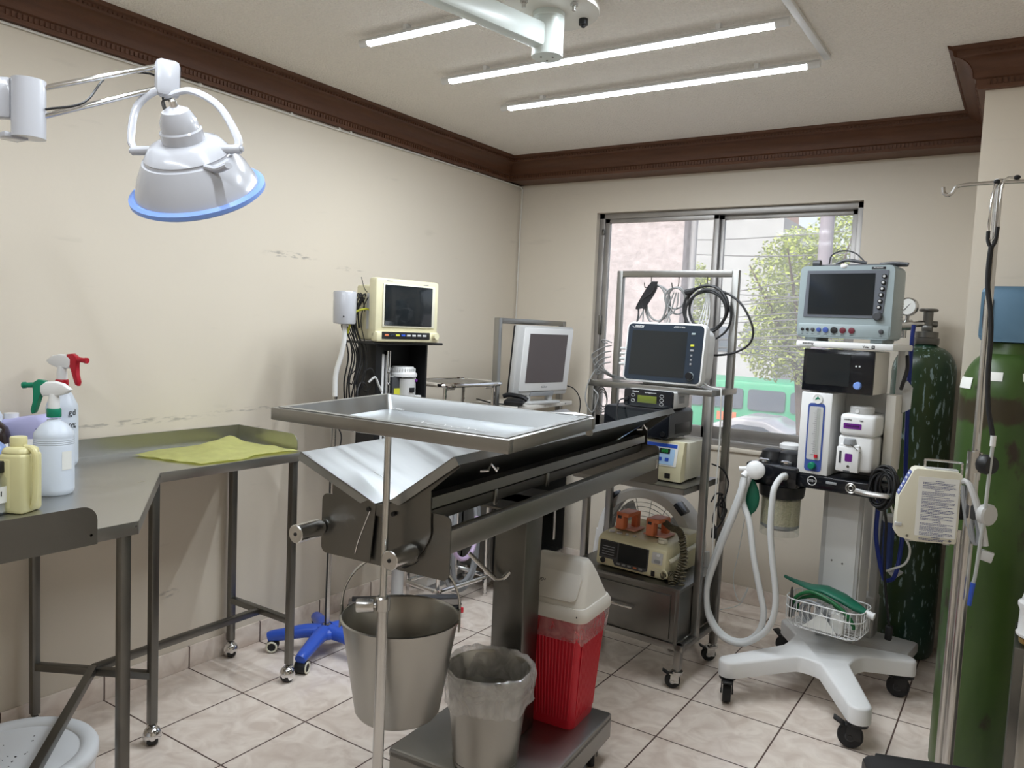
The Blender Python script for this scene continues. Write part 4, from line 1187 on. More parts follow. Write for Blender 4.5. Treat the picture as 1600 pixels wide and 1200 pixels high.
ty.rings([rect(2*a_, 2*b_, .0005), rect(2*a_, 2*b_, .002), rect(2*a_-.030, 2*b_-.030, .002, .008), rect(2*a_-.056, 2*b_-.056, -.034, .014), rect(.02, .02, -.0345, .004)], False)
ty.prism([(p[0], p[1]) for p in rect(.024, .024, 0, .004)], -.0350, -.0345)
put(obj('tray', ty, 'steel_tray', t))
rr = random.Random(8); sm = MB()
for k in range(9):
    x = -.09+.17*k/8; sm.tube([(x, .03+.01*math.sin(k), -.0337), (x+.014, .045+.012*math.cos(2*k), -.0337), (x+.028, .03, -.0337)], .0012, 4, 3, flat=.25)
put(obj('dried_smear', sm, 'white', t))
cr = MB()
for k in range(7): cr.box((-.262+.008*k, .166+.004*rr.random(), -.032), (.009, .006, .004), .001, (0, 0, 40*k))
put(obj('residue', cr, 'white', t))
put(obj('corner_post', MB().b6(Lx/2-.016, Lx/2-.004, Wy/2-.016, Wy/2-.004, -hh-.014, -hh), 'steel', t))
st = MB(); st.prism([(.20, .176), (.297, .196), (.238, .228)], .0030, .0036)
put(obj('lining_sheet', st, 'white', t))
pl = obj('pole', MB().cyl((0, 0, .60), (0, 0, 1.155), .0080, n=20), 'chrome_dull', t)
obj('outer_tube', MB().cyl((0, 0, .03), (0, 0, .745), .0128, n=24).lathe([(.0128, .722), (.0165, .724), (.0165, .752), (.013, .756), (.009, .756)], n=24), 'chrome_dull', t)
kd = Vector((-.80, -.55, -.06)).normalized()
obj('clamp_knob', MB().cyl(kd*.012+Vector((0, 0, .735)), kd*.02+Vector((0, 0, .735)), .007, n=12).lathe([(0, .020), (.0145, .020), (.0155, .022), (.0155, .058), (.0145, .060), (0, .060)], o=(0, 0, .735), ax=kd, n=28), 'chrome_dull', t)
obj('tray_bracket', MB().b6(-.02, .22, -.012, .012, 1.146, 1.151).b6(-.03, .03, -.03, .03, 1.143, 1.150), 'steel', t)
bs = MB(); bs.tube([(-.22, -.38, .02), (0, 0, .035), (.26, -.18, .02)], .014, 10, 0); bs.tube([(0, 0, .035), (.20, -.42, .02)], .014, 10, 0)
obj('base', bs, 'steel', t)
# ================================================================== STEEL EQUIPMENT TROLLEY (by the window)
G = Frame(1.60, 1.385, -3)
t = thing('equipment_trolley', 'tall stainless equipment trolley with shelves and drawer in front of the window', 'trolley', G.o, -3)
def post(u, v, z0, z1, w=.028): return MB().b6(u-w/2, u+w/2, v-w/2, v+w/2, z0, z1, .002)
UL, UR = -.538, -.002
for u, v in ((UL, .012), (UR-.006, .012)): obj('leg', post(u, v, .075, .175), 'steel', t)
for u, v in ((UL, .355), (UR, .355)): obj('back_post', post(u, v, .075, 1.655), 'steel', t)
for u, v in ((UL, .150), (UR, .150)): obj('front_post', post(u, v, .160, 1.170), 'steel', t)
obj('top_bar', MB().b6(UL+.014, UR-.014, .341, .369, 1.627, 1.655, .002), 'steel', t)
fr = MB(); fr.b6(UL-.014, UR+.014, -.002, .026, .150, .175, .002); fr.b6(UR-.014, UR+.014, .026, .345, .150, .175, .002); fr.b6(UL-.014, UL+.014, .026, .345, .150, .175, .002); fr.b6(UL, UR, .341, .369, .150, .175, .002)
obj('base_frame', fr, 'steel', t)
obj('upper_shelf', MB().b6(UL-.016, UR+.016, .134, .40, 1.143, 1.168, .003), 'steel', t)
obj('middle_shelf', MB().b6(UL+.016, UR-.018, .0, .34, .786, .789).b6(UL+.016, UR-.018, .0, .003, .765, .789).b6(UR-.021, UR-.018, .0, .34, .765, .789).b6(UL+.016, UL+.019, .0, .34, .765, .789), 'steel', t)
cb = MB().b6(UL+.018, UR-.016, .004, .352, .176, .392, .003); cb.b6(UL+.010, UR-.008, .0, .356, .382, .394, .002)
for u in (UL+.012, UR-.022): cb.b6(u-.004, u+.012, -.002, .01, .17, .39, .001)
obj('cabinet', cb, 'steel_dark', t)
dr = obj('drawer', MB().b6(UL+.045, UR-.045, -.006, .006, .190, .364, .0015), 'steel_dark', t)
obj('handle', MB().tube([(-.348, -.004, .285), (-.348, -.028, .283), (-.20, -.028, .283), (-.20, -.004, .285)], .0048, 8, 0), 'chrome', dr)
for u, v, a in ((UL, .012, 200), (UR-.006, .012, 205), (UL, .355, 200), (UR, .355, 215)): fork_caster(t, u, v, .076, .030, a)
for u in (-.385, -.255, -.125):
    obj('hook', MB().tube([(u, .352, 1.632), (u, .350, 1.595), (u-.003, .345, 1.582), (u-.010, .315, 1.580), (u-.014, .312, 1.600)], .0022, 6, 4), 'steel_dark', t)

def loops(m, c, R, n, r, rnd, sq=(1, 1), ax=(0, 1, 0), jit=.012, seg=30):
    for k in range(n):
        a = Vector((ax[0]+rnd.uniform(-.12, .12), ax[1], ax[2]+rnd.uniform(-.12, .12)))
        m.torus((c[0]+rnd.uniform(-jit, jit), c[1]+rnd.uniform(-jit, jit)*.6, c[2]+rnd.uniform(-jit, jit)), R*rnd.uniform(.86, 1.08), r, a, seg, 6, sq)
rr = random.Random(4)
def gcable(name, m, mt, label, cat='cable', grp=None):
    return tag(obj(name, m, mt, loc=G.o, rot=(0, 0, -3)), label, cat, grp)
m = MB()
loops(m, (-.108, .318, 1.488), .092, 4, .0056, rr, (1.0, 1.0))
m.tube([(-.06, .318, 1.572), (.0, .325, 1.545), (.05, .322, 1.50), (.092, .32, 1.42), (.085, .32, 1.36), (.03, .318, 1.32), (-.06, .315, 1.302), (-.13, .30, 1.318), (-.15, .28, 1.30)], .0046, 8, 6)
m.tube([(-.02, .318, 1.53), (.0, .318, 1.46), (-.02, .315, 1.40), (-.08, .31, 1.362), (-.13, .29, 1.37)], .0046, 8, 6)
m.tube([(-.20, .318, 1.48), (-.195, .31, 1.43), (-.185, .30, 1.405)], .0046, 8, 4)
m.cyl((-.205, .315, 1.560), (-.165, .315, 1.572), .012, .009, 12)
gcable('coiled_cable', m, 'cable_black', 'thick black coiled cable on the right hook of the trolley in front of the window')
m = MB()
for k in range(7): m.tube([(-.362+.004*k, .316, 1.605), (-.385+.004*k, .312, 1.575-.003*k), (-.428+.004*k, .312, 1.500+.004*k), (-.424+.005*k, .312, 1.49), (-.375+.005*k, .316, 1.565), (-.360+.003*k, .318, 1.60)], .003, 6, 4)
m.tube([(-.422, .312, 1.495), (-.418, .31, 1.46), (-.416, .29, 1.41)], .004, 8, 4)
gcable('lead_bundle', m, 'cable_black', 'folded bundle of thin black leads on the left hook of the trolley')
m = MB()
m.torus((-.345, .325, 1.508), .062, .0044, (0.1, 1, .05), 30, 6, (.85, 1.35)); m.torus((-.335, .330, 1.512), .06, .0044, (-.1, 1, .05), 30, 6, (.9, 1.25))
m.tube([(-.395, .325, 1.50), (-.41, .31, 1.45), (-.43, .29, 1.41)], .003, 6); m.tube([(-.40, .32, 1.49), (-.395, .31, 1.44), (-.385, .29, 1.40)], .003, 6)
gcable('coiled_cable', m, 'cable_grey', 'grey coiled cable behind the black leads on the left hook', grp=None)
m = MB()
m.torus((-.245, .325, 1.525), .05, .0042, (0.05, 1, .1), 28, 6, (.9, 1.15)); m.torus((-.255, .322, 1.535), .045, .0042, (-.05, 1, .1), 28, 6)
for k in range(3): m.tube([(-.262+.01*k, .325, 1.56), (-.285+.02*k, .318, 1.49), (-.262-.012*k, .30, 1.44), (-.275+.02*k, .28, 1.40)], .003, 6)
gcable('coiled_cable', m, 'cable_grey', 'grey coiled cable on the middle hook of the trolley')
m = MB()
for k in range(4): m.tube([(-.128+.004*k, .335, 1.58), (-.12+.005*k, .335, 1.54), (-.135+.012*k, .33, 1.46), (-.148+.014*k, .32, 1.40), (-.14+.012*k, .30, 1.385)], .0028, 6)
gcable('sensor_lead', m, 'grey_light', 'limp grey sensor leads hanging through the thick black coil')

# --- blue-black patient monitor on the upper shelf
t = thing('patient_monitor', 'dark navy patient monitor with white edge on the upper shelf by the window', 'monitor', G.w(-.212, .165, 1.169), -4, 'patient monitors', rot=(-6, 0, -4))
hs = MB()
mt = Euler((PI/2, 0, 0)).to_matrix().to_4x4()
hs.prism(rrect(.352, .248, .022, 6, 0, .132), -.008, .03, mt, .004); hs.prism(rrect(.325, .225, .03, 6, 0, .132), -.10, -.008, mt, .01)
hs.b6(-.10, .10, .01, .10, .0, .02, .004)
obj('housing', hs, 'white', t, sharp=50)
obj('bezel', MB().prism(rrect(.338, .234, .018, 6, 0, .132), .030, .0325, mt), 'navy', t)
obj('screen', MB().prism(rrect(.250, .186, .003, 2, -.024, .128), .0325, .0332, mt), 'screen', t)
for k, (z, c) in enumerate(((.215, 'grey_blue'), (.168, 'yellow_label'), (.148, 'ink_grey'), (.128, 'ink_grey'), (.110, 'ink_grey'), (.093, 'ink_grey'))):
    obj('key', MB().b6(.126-(.008 if k < 3 else .004), .126+(.008 if k < 3 else .004), -.0345, -.0322, z-.004, z+.004, .001), c, t)
obj('dial', MB().cyl((.128, -.045, .045), (.128, -.032, .045), .0150, n=30), 'black_gloss', t)
obj('dial_ring', MB().torus((.128, -.034, .045), .0158, .0012, (0, 1, 0), 30, 6), 'grey_blue', t)
text('maker_mark', 'mindray', .0125, (-.118, -.0330, .2395), FRONT, 'white', t)
text('model_mark', 'uMEC12 Vet', .0095, (.062, -.0330, .2395), FRONT, 'white', t)
obj('swoosh', MB().tube([(-.151, -.033, .238), (-.146, -.033, .2335), (-.10, -.033, .2335)], .0009, 5, 0), 'white', t)
for k in range(4):
    obj('plug', MB().cyl((-.185, .02, .08+.022*k), (-.225, .018, .079+.022*k), .0075, .006, 12), 'grey_light', t)
m = MB()
for k in range(4):
    z = .085+.024*k; m.tube([(-.437-.018, .15, 1.165+z), (-.50, .15, 1.16+z-.008), (-.528-.008*k, .155, 1.16+z-.05), (-.505+.01*k, .18, 1.20), (-.47, .22, 1.178+.004*k), (-.42, .27, 1.174)], .003, 6, 5)
m.tube([(-.455, .15, 1.335), (-.50, .16, 1.345), (-.515, .17, 1.335), (-.49, .18, 1.33)], .003, 6)
m.tube([(-.53, .17, 1.23), (-.545, .12, 1.15), (-.54, .10, 1.08), (-.51, .11, 1.03), (-.49, .12, 1.10), (-.52, .13, 1.13)], .0028, 6)
for k in range(3): m.torus((-.515, .20, 1.07+.012*k), .045, .0024, (.4, 1, .1*k), 26, 6, (.75, 1))
gcable('sensor_cables', m, 'cable_grey', 'grey sensor cables looping from the left side of the navy monitor')
m = MB(); m.tube([(-.05, .20, 1.19), (-.02, .19, 1.178), (.016, .20, 1.172), (.028, .19, 1.16), (.034, .19, 1.0), (.032, .19, .8), (.030, .195, .62), (.031, .2, .50)], .0030, 6, 5)
gcable('white_lead', m, 'cable_white', 'thin white lead running down the right posts of the trolley')
# --- pulse oximeter
t = thing('pulse_oximeter', 'small black pulse oximeter with green display on top of the dark box', 'oximeter', G.w(-.238, .10, 1.080), -3)
ox = MB().prism(rrect(.214, .068, .008, 4, 0, .036), -.155, 0, mt, .003)
obj('housing', ox, 'grey_light', t)
obj('fascia', MB().prism(rrect(.218, .071, .009, 4, 0, .036), 0, .016, mt, .003), 'black_gloss', t)
obj('display', MB().b6(-.045, .040, -.0178, -.0155, .018, .047, .001), 'lcd_green', t)
for k, (x, z) in enumerate(((-.066, .046), (-.066, .024), (.062, .050), (.062, .034), (.062, .018))):
    obj('button', MB().torus((x, -.0165, z), .0075, .0008, (0, 1, 0), 16, 4, (1.1, .8)), 'grey_light', t)
text('maker_mark', 'Masimo', .009, (-.055, -.0168, .0615), FRONT, 'white', t); text('model_mark', 'Rad-8 Signal Extraction', .0055, (.012, -.0168, .0600), FRONT, 'white', t)
for x in (-.08, .09): obj('foot', MB().b6(x-.01, x+.01, .0, .14, -.002, .004), 'rubber', t)
obj('side_latch', MB().b6(.1075, .110, .05, .10, .022, .050, .001), 'grey_plastic', t)
obj('socket', MB().cyl((-.096, -.022, .030), (-.096, -.014, .030), .009, n=16), 'black', t)
obj('cable', MB().tube([(-.096, -.02, .030), (-.115, -.04, .02), (-.12, -.05, -.02), (-.11, -.055, -.07), (-.13, -.05, -.115)], .0032, 6, 5), 'cable_black', t)
# --- dark box
t = thing('gas_monitor', 'dark grey box with black glass front between the oximeter and the cream pump', 'gas monitor', G.w(-.2875, .09, .957), -3)
obj('housing', MB().prism(rrect(.302, .118, .018, 5, 0, .0605), -.22, 0, mt, .004), 'grey_dark', t, sharp=50)
obj('fascia', MB().prism(rrect(.294, .110, .015, 5, 0, .0605), 0, .004, mt), 'black_gloss', t)
obj('display', MB().b6(-.095, .075, -.0048, -.0038, .040, .105), 'screen', t)
obj('dial', MB().cyl((.125, -.012, .022), (.125, -.003, .022), .010, n=20), 'black', t)
obj('side_door', MB().b6(.1505, .1525, .05, .195, .020, .062, .002), 'black', t)
for x in (-.12, .12): obj('foot', MB().cyl((x, .03, -.003), (x, .03, .004), .01, n=12).cyl((x, .19, -.003), (x, .19, .004), .01, n=12), 'rubber', t)
# --- cream pump box with blue panel
t = thing('infusion_warmer', 'cream box with light blue control panel on the middle shelf of the trolley', 'control unit', G.w(-.215, .085, .791), -3)
obj('housing', MB().b6(-.145, .140, .03, .24, .004, .158, .008), 'cream_pale', t)
sm_ = MB(); sm_.rings([[(-.145, -.004, .004), (.140, -.004, .004), (.140, .04, .004), (-.145, .04, .004)], [(-.145, -.004, .05), (.140, -.004, .05), (.140, .04, .05), (-.145, .04, .05)], [(-.145, .020, .160), (.140, .020, .160), (.140, .045, .160), (-.145, .045, .160)]])
obj('front', sm_, 'cream', t)
tl = math.atan2(.024, .11)
pm = Matrix.Translation((0, .0078, .107)) @ Euler((PI/2-tl, 0, 0)).to_matrix().to_4x4()
def on_panel(name, poly, z, mtl): return obj(name, MB().prism(poly, z, z+.001, pm), mtl, t)
on_panel('panel', rrect(.235, .092, .004, 3, .0, 0), .0, 'paper'); on_panel('panel_band', rrect(.225, .014, .002, 2, 0, .036), .001, 'blue'); on_panel('panel_field', rrect(.215, .064, .003, 2, -.002, -.008), .001, 'led_blue')
for x in (-.02, .062):
    on_panel('digit_window', rrect(.046, .020, .002, 2, x, .014), .002, 'black')
    dm = pm @ Matrix.Translation((x, .014, .0032)); text('digits', '888', .020, dm.to_translation(), [math.degrees(a) for a in dm.to_euler()], 'digit', t, .0003)
for x in (.045, .075, -.03, -.005): on_panel('button', rrect(.016, .014, .002, 2, x, -.020), .002, 'blue')
obj('power_switch', MB().b6(.072, .096, -.006, -.003, .014, .034, .001), 'black', t)
for x in (-.11, .11): obj('foot', MB().cyl((x, .03, -.003), (x, .03, .006), .011, n=12).cyl((x, .2, -.003), (x, .2, .006), .011, n=12), 'rubber', t)
m = MB(); m.tube([(-.04, .31, .85), (.0, .33, .83), (.025, .34, .78), (.030, .30, .72), (.022, .27, .69), (.03, .33, .66), (.022, .26, .60), (.02, .21, .64), (.024, .23, .70), (.026, .28, .735), (.022, .22, .745), (.02, .18, .72)], .0035, 6, 5)
m.torus((.028, .26, .69), .045, .0034, (1, .1, .1), 26, 6, (.7, 1.1)); m.torus((.030, .27, .68), .04, .0034, (1, -.15, .1), 26, 6, (.7, 1.1)); m.box((.024, .225, .585), (.02, .03, .045), .006)
gcable('mains_lead', m, 'cable_black', 'black mains cord with plug looped at the right side of the trolley')

# --- defibrillator on the cabinet
t = thing('defibrillator', 'cream defibrillator with dark screen and orange paddles on the trolley cabinet', 'defibrillator', G.w(-.262, .06, .395), -5)
df = MB()
df.rings([[(-.160, -.004, .004), (.158, -.004, .004), (.158, .28, .004), (-.160, .28, .004)], [(-.162, -.006, .02), (.160, -.006, .02), (.160, .28, .02), (-.162, .28, .02)],
          [(-.162, .004, .118), (.160, .004, .118), (.160, .28, .135), (-.162, .28, .135)], [(-.152, .026, .138), (.150, .026, .138), (.150, .27, .152), (-.152, .27, .152)]])
bmesh.ops.bevel(df.b, geom=list(df.b.edges), offset=.006, segments=2, profile=.5, affect='EDGES')
obj('housing', df, 'cream', t, sharp=40)
tl = math.atan2(.010, .098)
pm = Matrix.Translation((0, -.0015, .067)) @ Euler((PI/2-tl, 0, 0)).to_matrix().to_4x4()
def on_p(name, poly, z, mtl, h=.002): return obj(name, MB().prism(poly, z, z+h, pm), mtl, t)
on_p('front_recess', [(-.148, .044), (.082, .044), (.082, -.044), (.060, -.052), (-.070, -.052), (-.082, -.030), (-.148, -.030)], .0, 'grey_dark')
on_p('printer_door', rrect(.078, .060, .003, 2, -.104, .010), .002, 'black', .003)
for k in range(4): on_p('printer_slot', rrect(.058, .0025, .001, 2, -.104, .020-.011*k), .005, 'grey_plastic', .001)
on_p('screen', rrect(.132, .076, .003, 2, .010, .004), .002, 'screen', .002)
for k in range(5): on_p('soft_key', rrect(.016, .007, .001, 2, -.052+.026*k, -.042), .002, 'orange' if k == 3 else 'grey_plastic', .002)
on_p('button_plate', rrect(.048, .046, .004, 3, .122, .018), .0015, 'grey_light', .001); on_p('charge_button', rrect(.026, .013, .005, 3, .124, .006), .0025, 'grey_plastic', .004); on_p('shock_button', rrect(.014, .010, .004, 3, .126, .031), .0025, 'white', .003)
for k in range(3): on_p('vent', rrect(.038, .002, .0008, 2, .122, -.022-.007*k), .001, 'cream_pale', .001)
obj('lead_socket', MB().cyl((-.128, -.010, .026), (-.128, -.003, .026), .0115, n=20), 'black', t)
obj('latch', MB().b6(.10, .116, -.0085, -.004, .010, .032, .001), 'black', t)
obj('energy_dial', MB().cyl((.118, .045, .140), (.118, .045, .152), .019, n=24).b6(.100, .136, .042, .048, .148, .158, .001), 'cream_pale', t)
for k in range(4): obj('top_knob', MB().cyl((-.118+.036*k, .042, .139), (-.118+.036*k, .042, .145), .0125 if k < 2 else .007, n=18), 'grey_light', t)
obj('carry_handle', MB().tube([(.165, .02, .075), (.176, .05, .085), (.178, .14, .100), (.178, .22, .105), (.160, .26, .10)], .009, 10, 4), 'cream_pale', t)
obj('back_housing', MB().b6(-.15, .165, .20, .30, .02, .155, .015), 'cream', t)
for x in (-.08, .062):
    p = obj('paddle', MB().b6(x-.052, x+.052, .075, .165, .148, .156, .004), 'orange_pale', t)
    hd = MB(); hd.b6(x-.030, x+.006, .055, .095, .152, .222, .004); hd.b6(x-.030, x+.030, .055, .150, .208, .226, .004); hd.b6(x+.0, x+.03, .130, .160, .152, .222, .004)
    obj('handle', hd, 'orange', p)
    obj('paddle_button', MB().b6(x-.022, x-.004, .0535, .056, .20, .212, .001), 'black', p)
def helix(pts, R, r, turns, n=6):
    P = spline([Vector(p) for p in pts], 12); out = []
    L = len(P)
    for i in range(turns*10):
        f = i/(turns*10-1)*(L-1); j = min(int(f), L-2); q = P[j].lerp(P[j+1], f-j); d = (P[j+1]-P[j]).normalized(); F = frame_from(d); a = 2*PI*i/10
        out.append(q + F @ Vector((R*math.cos(a), R*math.sin(a), 0)))
    return MB().tube(out, r, n, 0)
obj('paddle_cord', helix([(.085, .12, .205), (.125, .10, .195), (.165, .09, .19), (.195, .07, .155), (.208, .05, .10), (.20, .03, .04), (.19, .005, -.02), (.188, -.022, -.08), (.186, -.024, -.125)], .0115, .0032, 52), 'coil_brown', t)
obj('paddle_cord', helix([(.195, .05, .17), (.215, .05, .11), (.222, .03, .04), (.226, .0, -.04), (.218, -.018, -.125), (.203, -.024, -.13), (.20, -.02, -.02), (.185, .0, .02), (.15, .0, .022), (.165, .035, .02), (.19, .06, .02)], .0115, .0032, 52), 'coil_brown', t)
obj('paddle_cord_loop', MB().torus((.162, -.012, .032), .016, .0035, (.3, 1, .2), 22, 6), 'cream', t)
m = MB(); m.tube([(-.005, .155, .175), (.0, .2, .19), (.02, .16, .17), (.055, .155, .165)], .003, 6); obj('paddle_lead', m, 'coil_brown', t)

# --- fan behind the trolley
t = thing('floor_fan', 'round white floor fan with wire grille behind the equipment trolley', 'fan', G.w(-.37, .46, 0), -3)
zc = .432
obj('drum', MB().lathe([(.222, -.06), (.248, -.055), (.252, -.02), (.252, .05), (.240, .075), (.205, .085), (.205, .07), (.228, .05), (.228, -.02), (.222, -.03)], o=(0, 0, zc), ax=(0, -1, 0), n=64, cap=False), 'white', t)
gr = MB()
for k in range(9): gr.torus((0, -.072-.004*math.sin(k), zc), .035+.0215*k, .0016, (0, 1, 0), 48, 5)
for k in range(16):
    a = 2*PI*k/16; gr.tube([(.03*math.cos(a), -.078, zc+.03*math.sin(a)), (.215*math.cos(a+.25), -.070, zc+.215*math.sin(a+.25))], .0016, 5, 0)
obj('grille', gr, 'grey_light', t)
obj('hub_badge', MB().lathe([(.035, .07), (.035, .082), (0, .084)], o=(0, 0, zc), ax=(0, -1, 0), n=28), 'black', t)
for k in range(3):
    a = 2*PI*k/3+.4
    def bl_(u, v, a=a):
        r = .04+.155*u; b = a+(v-.5)*1.0; return (r*math.cos(b), (v-.5)*.05-.01, zc+r*math.sin(b))
    m = MB().grid(bl_, 6, 8); bmesh.ops.solidify(m.b, geom=list(m.b.faces), thickness=.003); obj('blade', m, 'grey_light', t)
obj('stand', MB().tube([(-.27, 0, zc), (-.285, 0, .25), (-.25, 0, .03), (0, -.0, .018), (.25, 0, .03), (.285, 0, .25), (.27, 0, zc)], .016, 10, 5), 'white', t)
for s in (-1, 1): obj('corner_pad', MB().box((.17*s, -.06, zc+.185), (.06, .07, .022), .006, (0, 45*s, 0)), 'navy', t)
for s in (-1, 1): obj('foot', MB().b6(.2*s-.03, .2*s+.03, -.12, .12, 0, .02, .006), 'black', t)

# ================================================================== SCREEN TROLLEY IN THE FAR CORNER
t = thing('screen_trolley', 'stainless trolley with white shelf and back frame in the far left corner', 'trolley', (.40, 2.12, 0))
for y in (-.325, .325):
    obj('frame_post', MB().b6(-.018, .014, y-.015, y+.015, .06, 1.425, .003), 'steel', t)
obj('top_bar', MB().b6(-.018, .014, -.31, .31, 1.397, 1.425, .003), 'steel', t)
obj('shelf', MB().b6(-.20, .10, -.285, .30, .955, .977, .003), 'white_warm', t)
for y in (0, .22): obj('shelf_screw', MB().cyl((.099, y, .966), (.102, y, .966), .004, n=10), 'steel_dark', t)
lc = MB(); lc.b6(-.20, -.19, -.30, .30, .12, .80); lc.b6(-.20, .09, -.30, -.29, .12, .80); lc.b6(-.20, .09, .29, .30, .12, .80); lc.b6(-.20, .09, -.30, .30, .11, .12); lc.b6(-.20, .09, -.30, .30, .79, .80); lc.b6(-.20, .09, -.29, .29, .40, .41)
obj('cabinet', lc, 'steel_dark', t)
obj('door_bar', MB().cyl((.095, .17, .20), (.095, .17, .46), .008, n=12), 'chrome', t)
for x, y in ((-.17, -.29), (.07, -.29), (-.17, .29), (.07, .29)): fork_caster(t, x, y, .112, .025, 40, False)
t = thing('computer_screen', 'silver framed computer screen leaning forward on the white corner shelf', 'computer screen', (.450, 2.110, .980), 79.5, rot=(5, 0, 79.5))
cs = MB().b6(-.215, .215, -.025, .015, .045, .415, .010); cs.b6(-.18, .18, .01, .06, .08, .38, .02)
obj('housing', cs, 'grey_light', t)
obj('dark_back', MB().b6(-.212, .212, .012, .026, .05, .41, .004), 'black', t)
obj('front_panel', MB().b6(-.180, .205, -.034, -.024, .070, .405, .005), 'white', t)
obj('screen', MB().b6(-.142, .160, -.0355, -.033, .115, .375), 'screen_grey', t)
obj('controls', MB().b6(-.085, .10, -.030, -.02, .042, .066, .002), 'grey_plastic', t)
text('maker_mark', 'ViewSonic', .012, (.01, -.0345, .092), FRONT, 'ink_grey', t)
for x in (-.085, .09): obj('stand_leg', MB().b6(x-.014, x+.014, -.02, .012, .008, .06, .002), 'grey_light', t)
obj('base', MB().b6(-.11, .13, -.06, .07, -.002, .012, .004), 'grey_light', t, rot=(-5, 0, 0))
tag(obj('telephone', MB().box((0, 0, .022), (.10, .09, .022), .006, (8, 0, 20)).tube([(-.06, -.02, .045), (-.03, -.01, .055), (.04, .0, .05), (.07, .01, .035)], .012, 8), 'black', loc=(.46, 1.885, .977)), 'black handset lying at the left end of the white corner shelf', 'telephone')
m = MB(); m.tube([(.47, 1.90, .99), (.50, 1.86, .98), (.505, 1.84, .93), (.48, 1.86, .86)], .004, 6); m.tube([(.44, 1.84, .985), (.36, 1.83, .985), (.27, 1.86, .99), (.22, 1.88, .992)], .004, 6)
m.tube([(.40, 2.40, 1.06), (.47, 2.46, 1.05), (.52, 2.47, .99), (.525, 2.46, .90), (.50, 2.44, .80)], .0035, 6, 5)
tag(obj('trolley_leads', m, 'cable_black'), 'black leads draped off both ends of the white corner shelf', 'cable')
t = thing('white_cabinet', 'white floor cabinet against the left wall under the round-edged side table', 'cabinet', (.03, 1.60, 0))
obj('body', MB().b6(0, .13, 0, .33, .03, .62, .006), 'white', t)
obj('plinth', MB().b6(.01, .12, .01, .32, 0, .03), 'grey_plastic', t)
m = MB()
for p in ([(.33, 1.60, .50), (.34, 1.56, .30), (.34, 1.58, .14), (.34, 1.66, .055), (.34, 1.76, .05), (.34, 1.83, .14), (.34, 1.85, .32), (.33, 1.85, .52)], [(.36, 1.62, .52), (.37, 1.60, .28), (.37, 1.62, .13), (.37, 1.70, .10), (.36, 1.78, .16), (.36, 1.80, .34), (.34, 1.80, .52)]):
    m.tube([(x, y-.07, z) for x, y, z in p], .0105, 8, 6)
tag(obj('breathing_hose', m, 'grey_plastic'), 'grey breathing hoses hanging in loops beside the white floor cabinet', 'hose')
m = MB(); m.tube([(.40, 1.45, .40), (.41, 1.50, .27), (.41, 1.58, .235), (.40, 1.66, .28), (.38, 1.70, .42)], .011, 8, 6)
tag(obj('lavender_hose', m, 'lavender_hose'), 'pale lavender hose hanging in a loop behind the operating table', 'hose')
# ================================================================== ANAESTHESIA MACHINE (right)
AM = Frame(2.05, 1.66, -7)
t = thing('anaesthesia_machine', 'white anaesthesia machine with black screen and flow meter on a four-armed base', 'anaesthesia machine', AM.o, -7)
# base: one moulded four-arm star, arms sloping up to the hub
ARMS = [(-.262, -.285), (.262, -.30), (.285, .285), (-.245, .345)]
bm_ = MB()
def star(z, grow):
    pts = []
    n = len(ARMS)
    H = Vector((0, .07, 0))
    for i, (x, y) in enumerate(ARMS):
        tip = Vector((x, y, 0)); d = (tip-H).normalized(); s = Vector((-d.y, d.x, 0))
        w = .040-grow
        for k in range(9):
            a = -PI/2+PI*k/8
            pts.append(tip - d*.04 + d*(.04-grow)*math.cos(a) + s*w*math.sin(a))
        nx = Vector((*ARMS[(i+1) % n], 0)); d2 = (nx-H).normalized(); bis = (d+d2)
        bis = bis.normalized() if bis.length > .15 else s
        R = (.135 if i in (0, 2) else .115) - grow
        c = H + bis*R
        e1 = H + d*.17 + s*w; e2 = H + d2*.17 - Vector((-d2.y, d2.x, 0))*w
        for k in range(1, 6):
            q = k/6; pts.append(e1*(1-q)**2 + c*2*q*(1-q) + e2*q*q)
    def zz(p): return z - .032*min(1, (p-H).length/.38)**1.2
    return [(p.x, p.y, zz(p)) for p in pts]
bm_.rings([star(.125, .008), star(.128, .0), star(.180, .0), star(.186, .003), star(.189, .010)])
obj('base', bm_, 'white', t, sharp=50)
for i, (x, y) in enumerate(ARMS):
    d = Vector((x, y-.07, 0)).normalized(); x2, y2 = x-d.x*.035, y-d.y*.035
    fork_caster(t, x2, y2, .105, .042, (-65, 195, 190, 160)[i], True, 'black', 'rubber', 'grey_dark', .030)
cm = MB(); cm.b6(-.080, .072, .195, .335, .178, .90, .004); obj('column', cm, 'grey_light', t)
obj('column_front', MB().b6(-.060, .060, .190, .197, .235, .885, .002), 'white', t)
cl = MB()
for (u, z) in ((-.03, .50), (.012, .495), (-.035, .225), (.03, .205)): cl.cyl((u, .186, z), (u, .192, z), .0035, n=10)
obj('screw', MB().cyl((-.03, .187, .50), (-.03, .192, .50), .0035, n=10), 'steel_dark', t); obj('screw', MB().cyl((.012, .187, .495), (.012, .192, .495), .0035, n=10), 'steel_dark', t)
obj('warning_mark', MB().torus((.0, .189, .80), .011, .0014, (0, 1, 0), 20, 5).b6(-.004, .004, .187, .190, .794, .806), 'red', t)
obj('column_side', MB().b6(.072, .076, .21, .32, .20, .88), 'white', t)
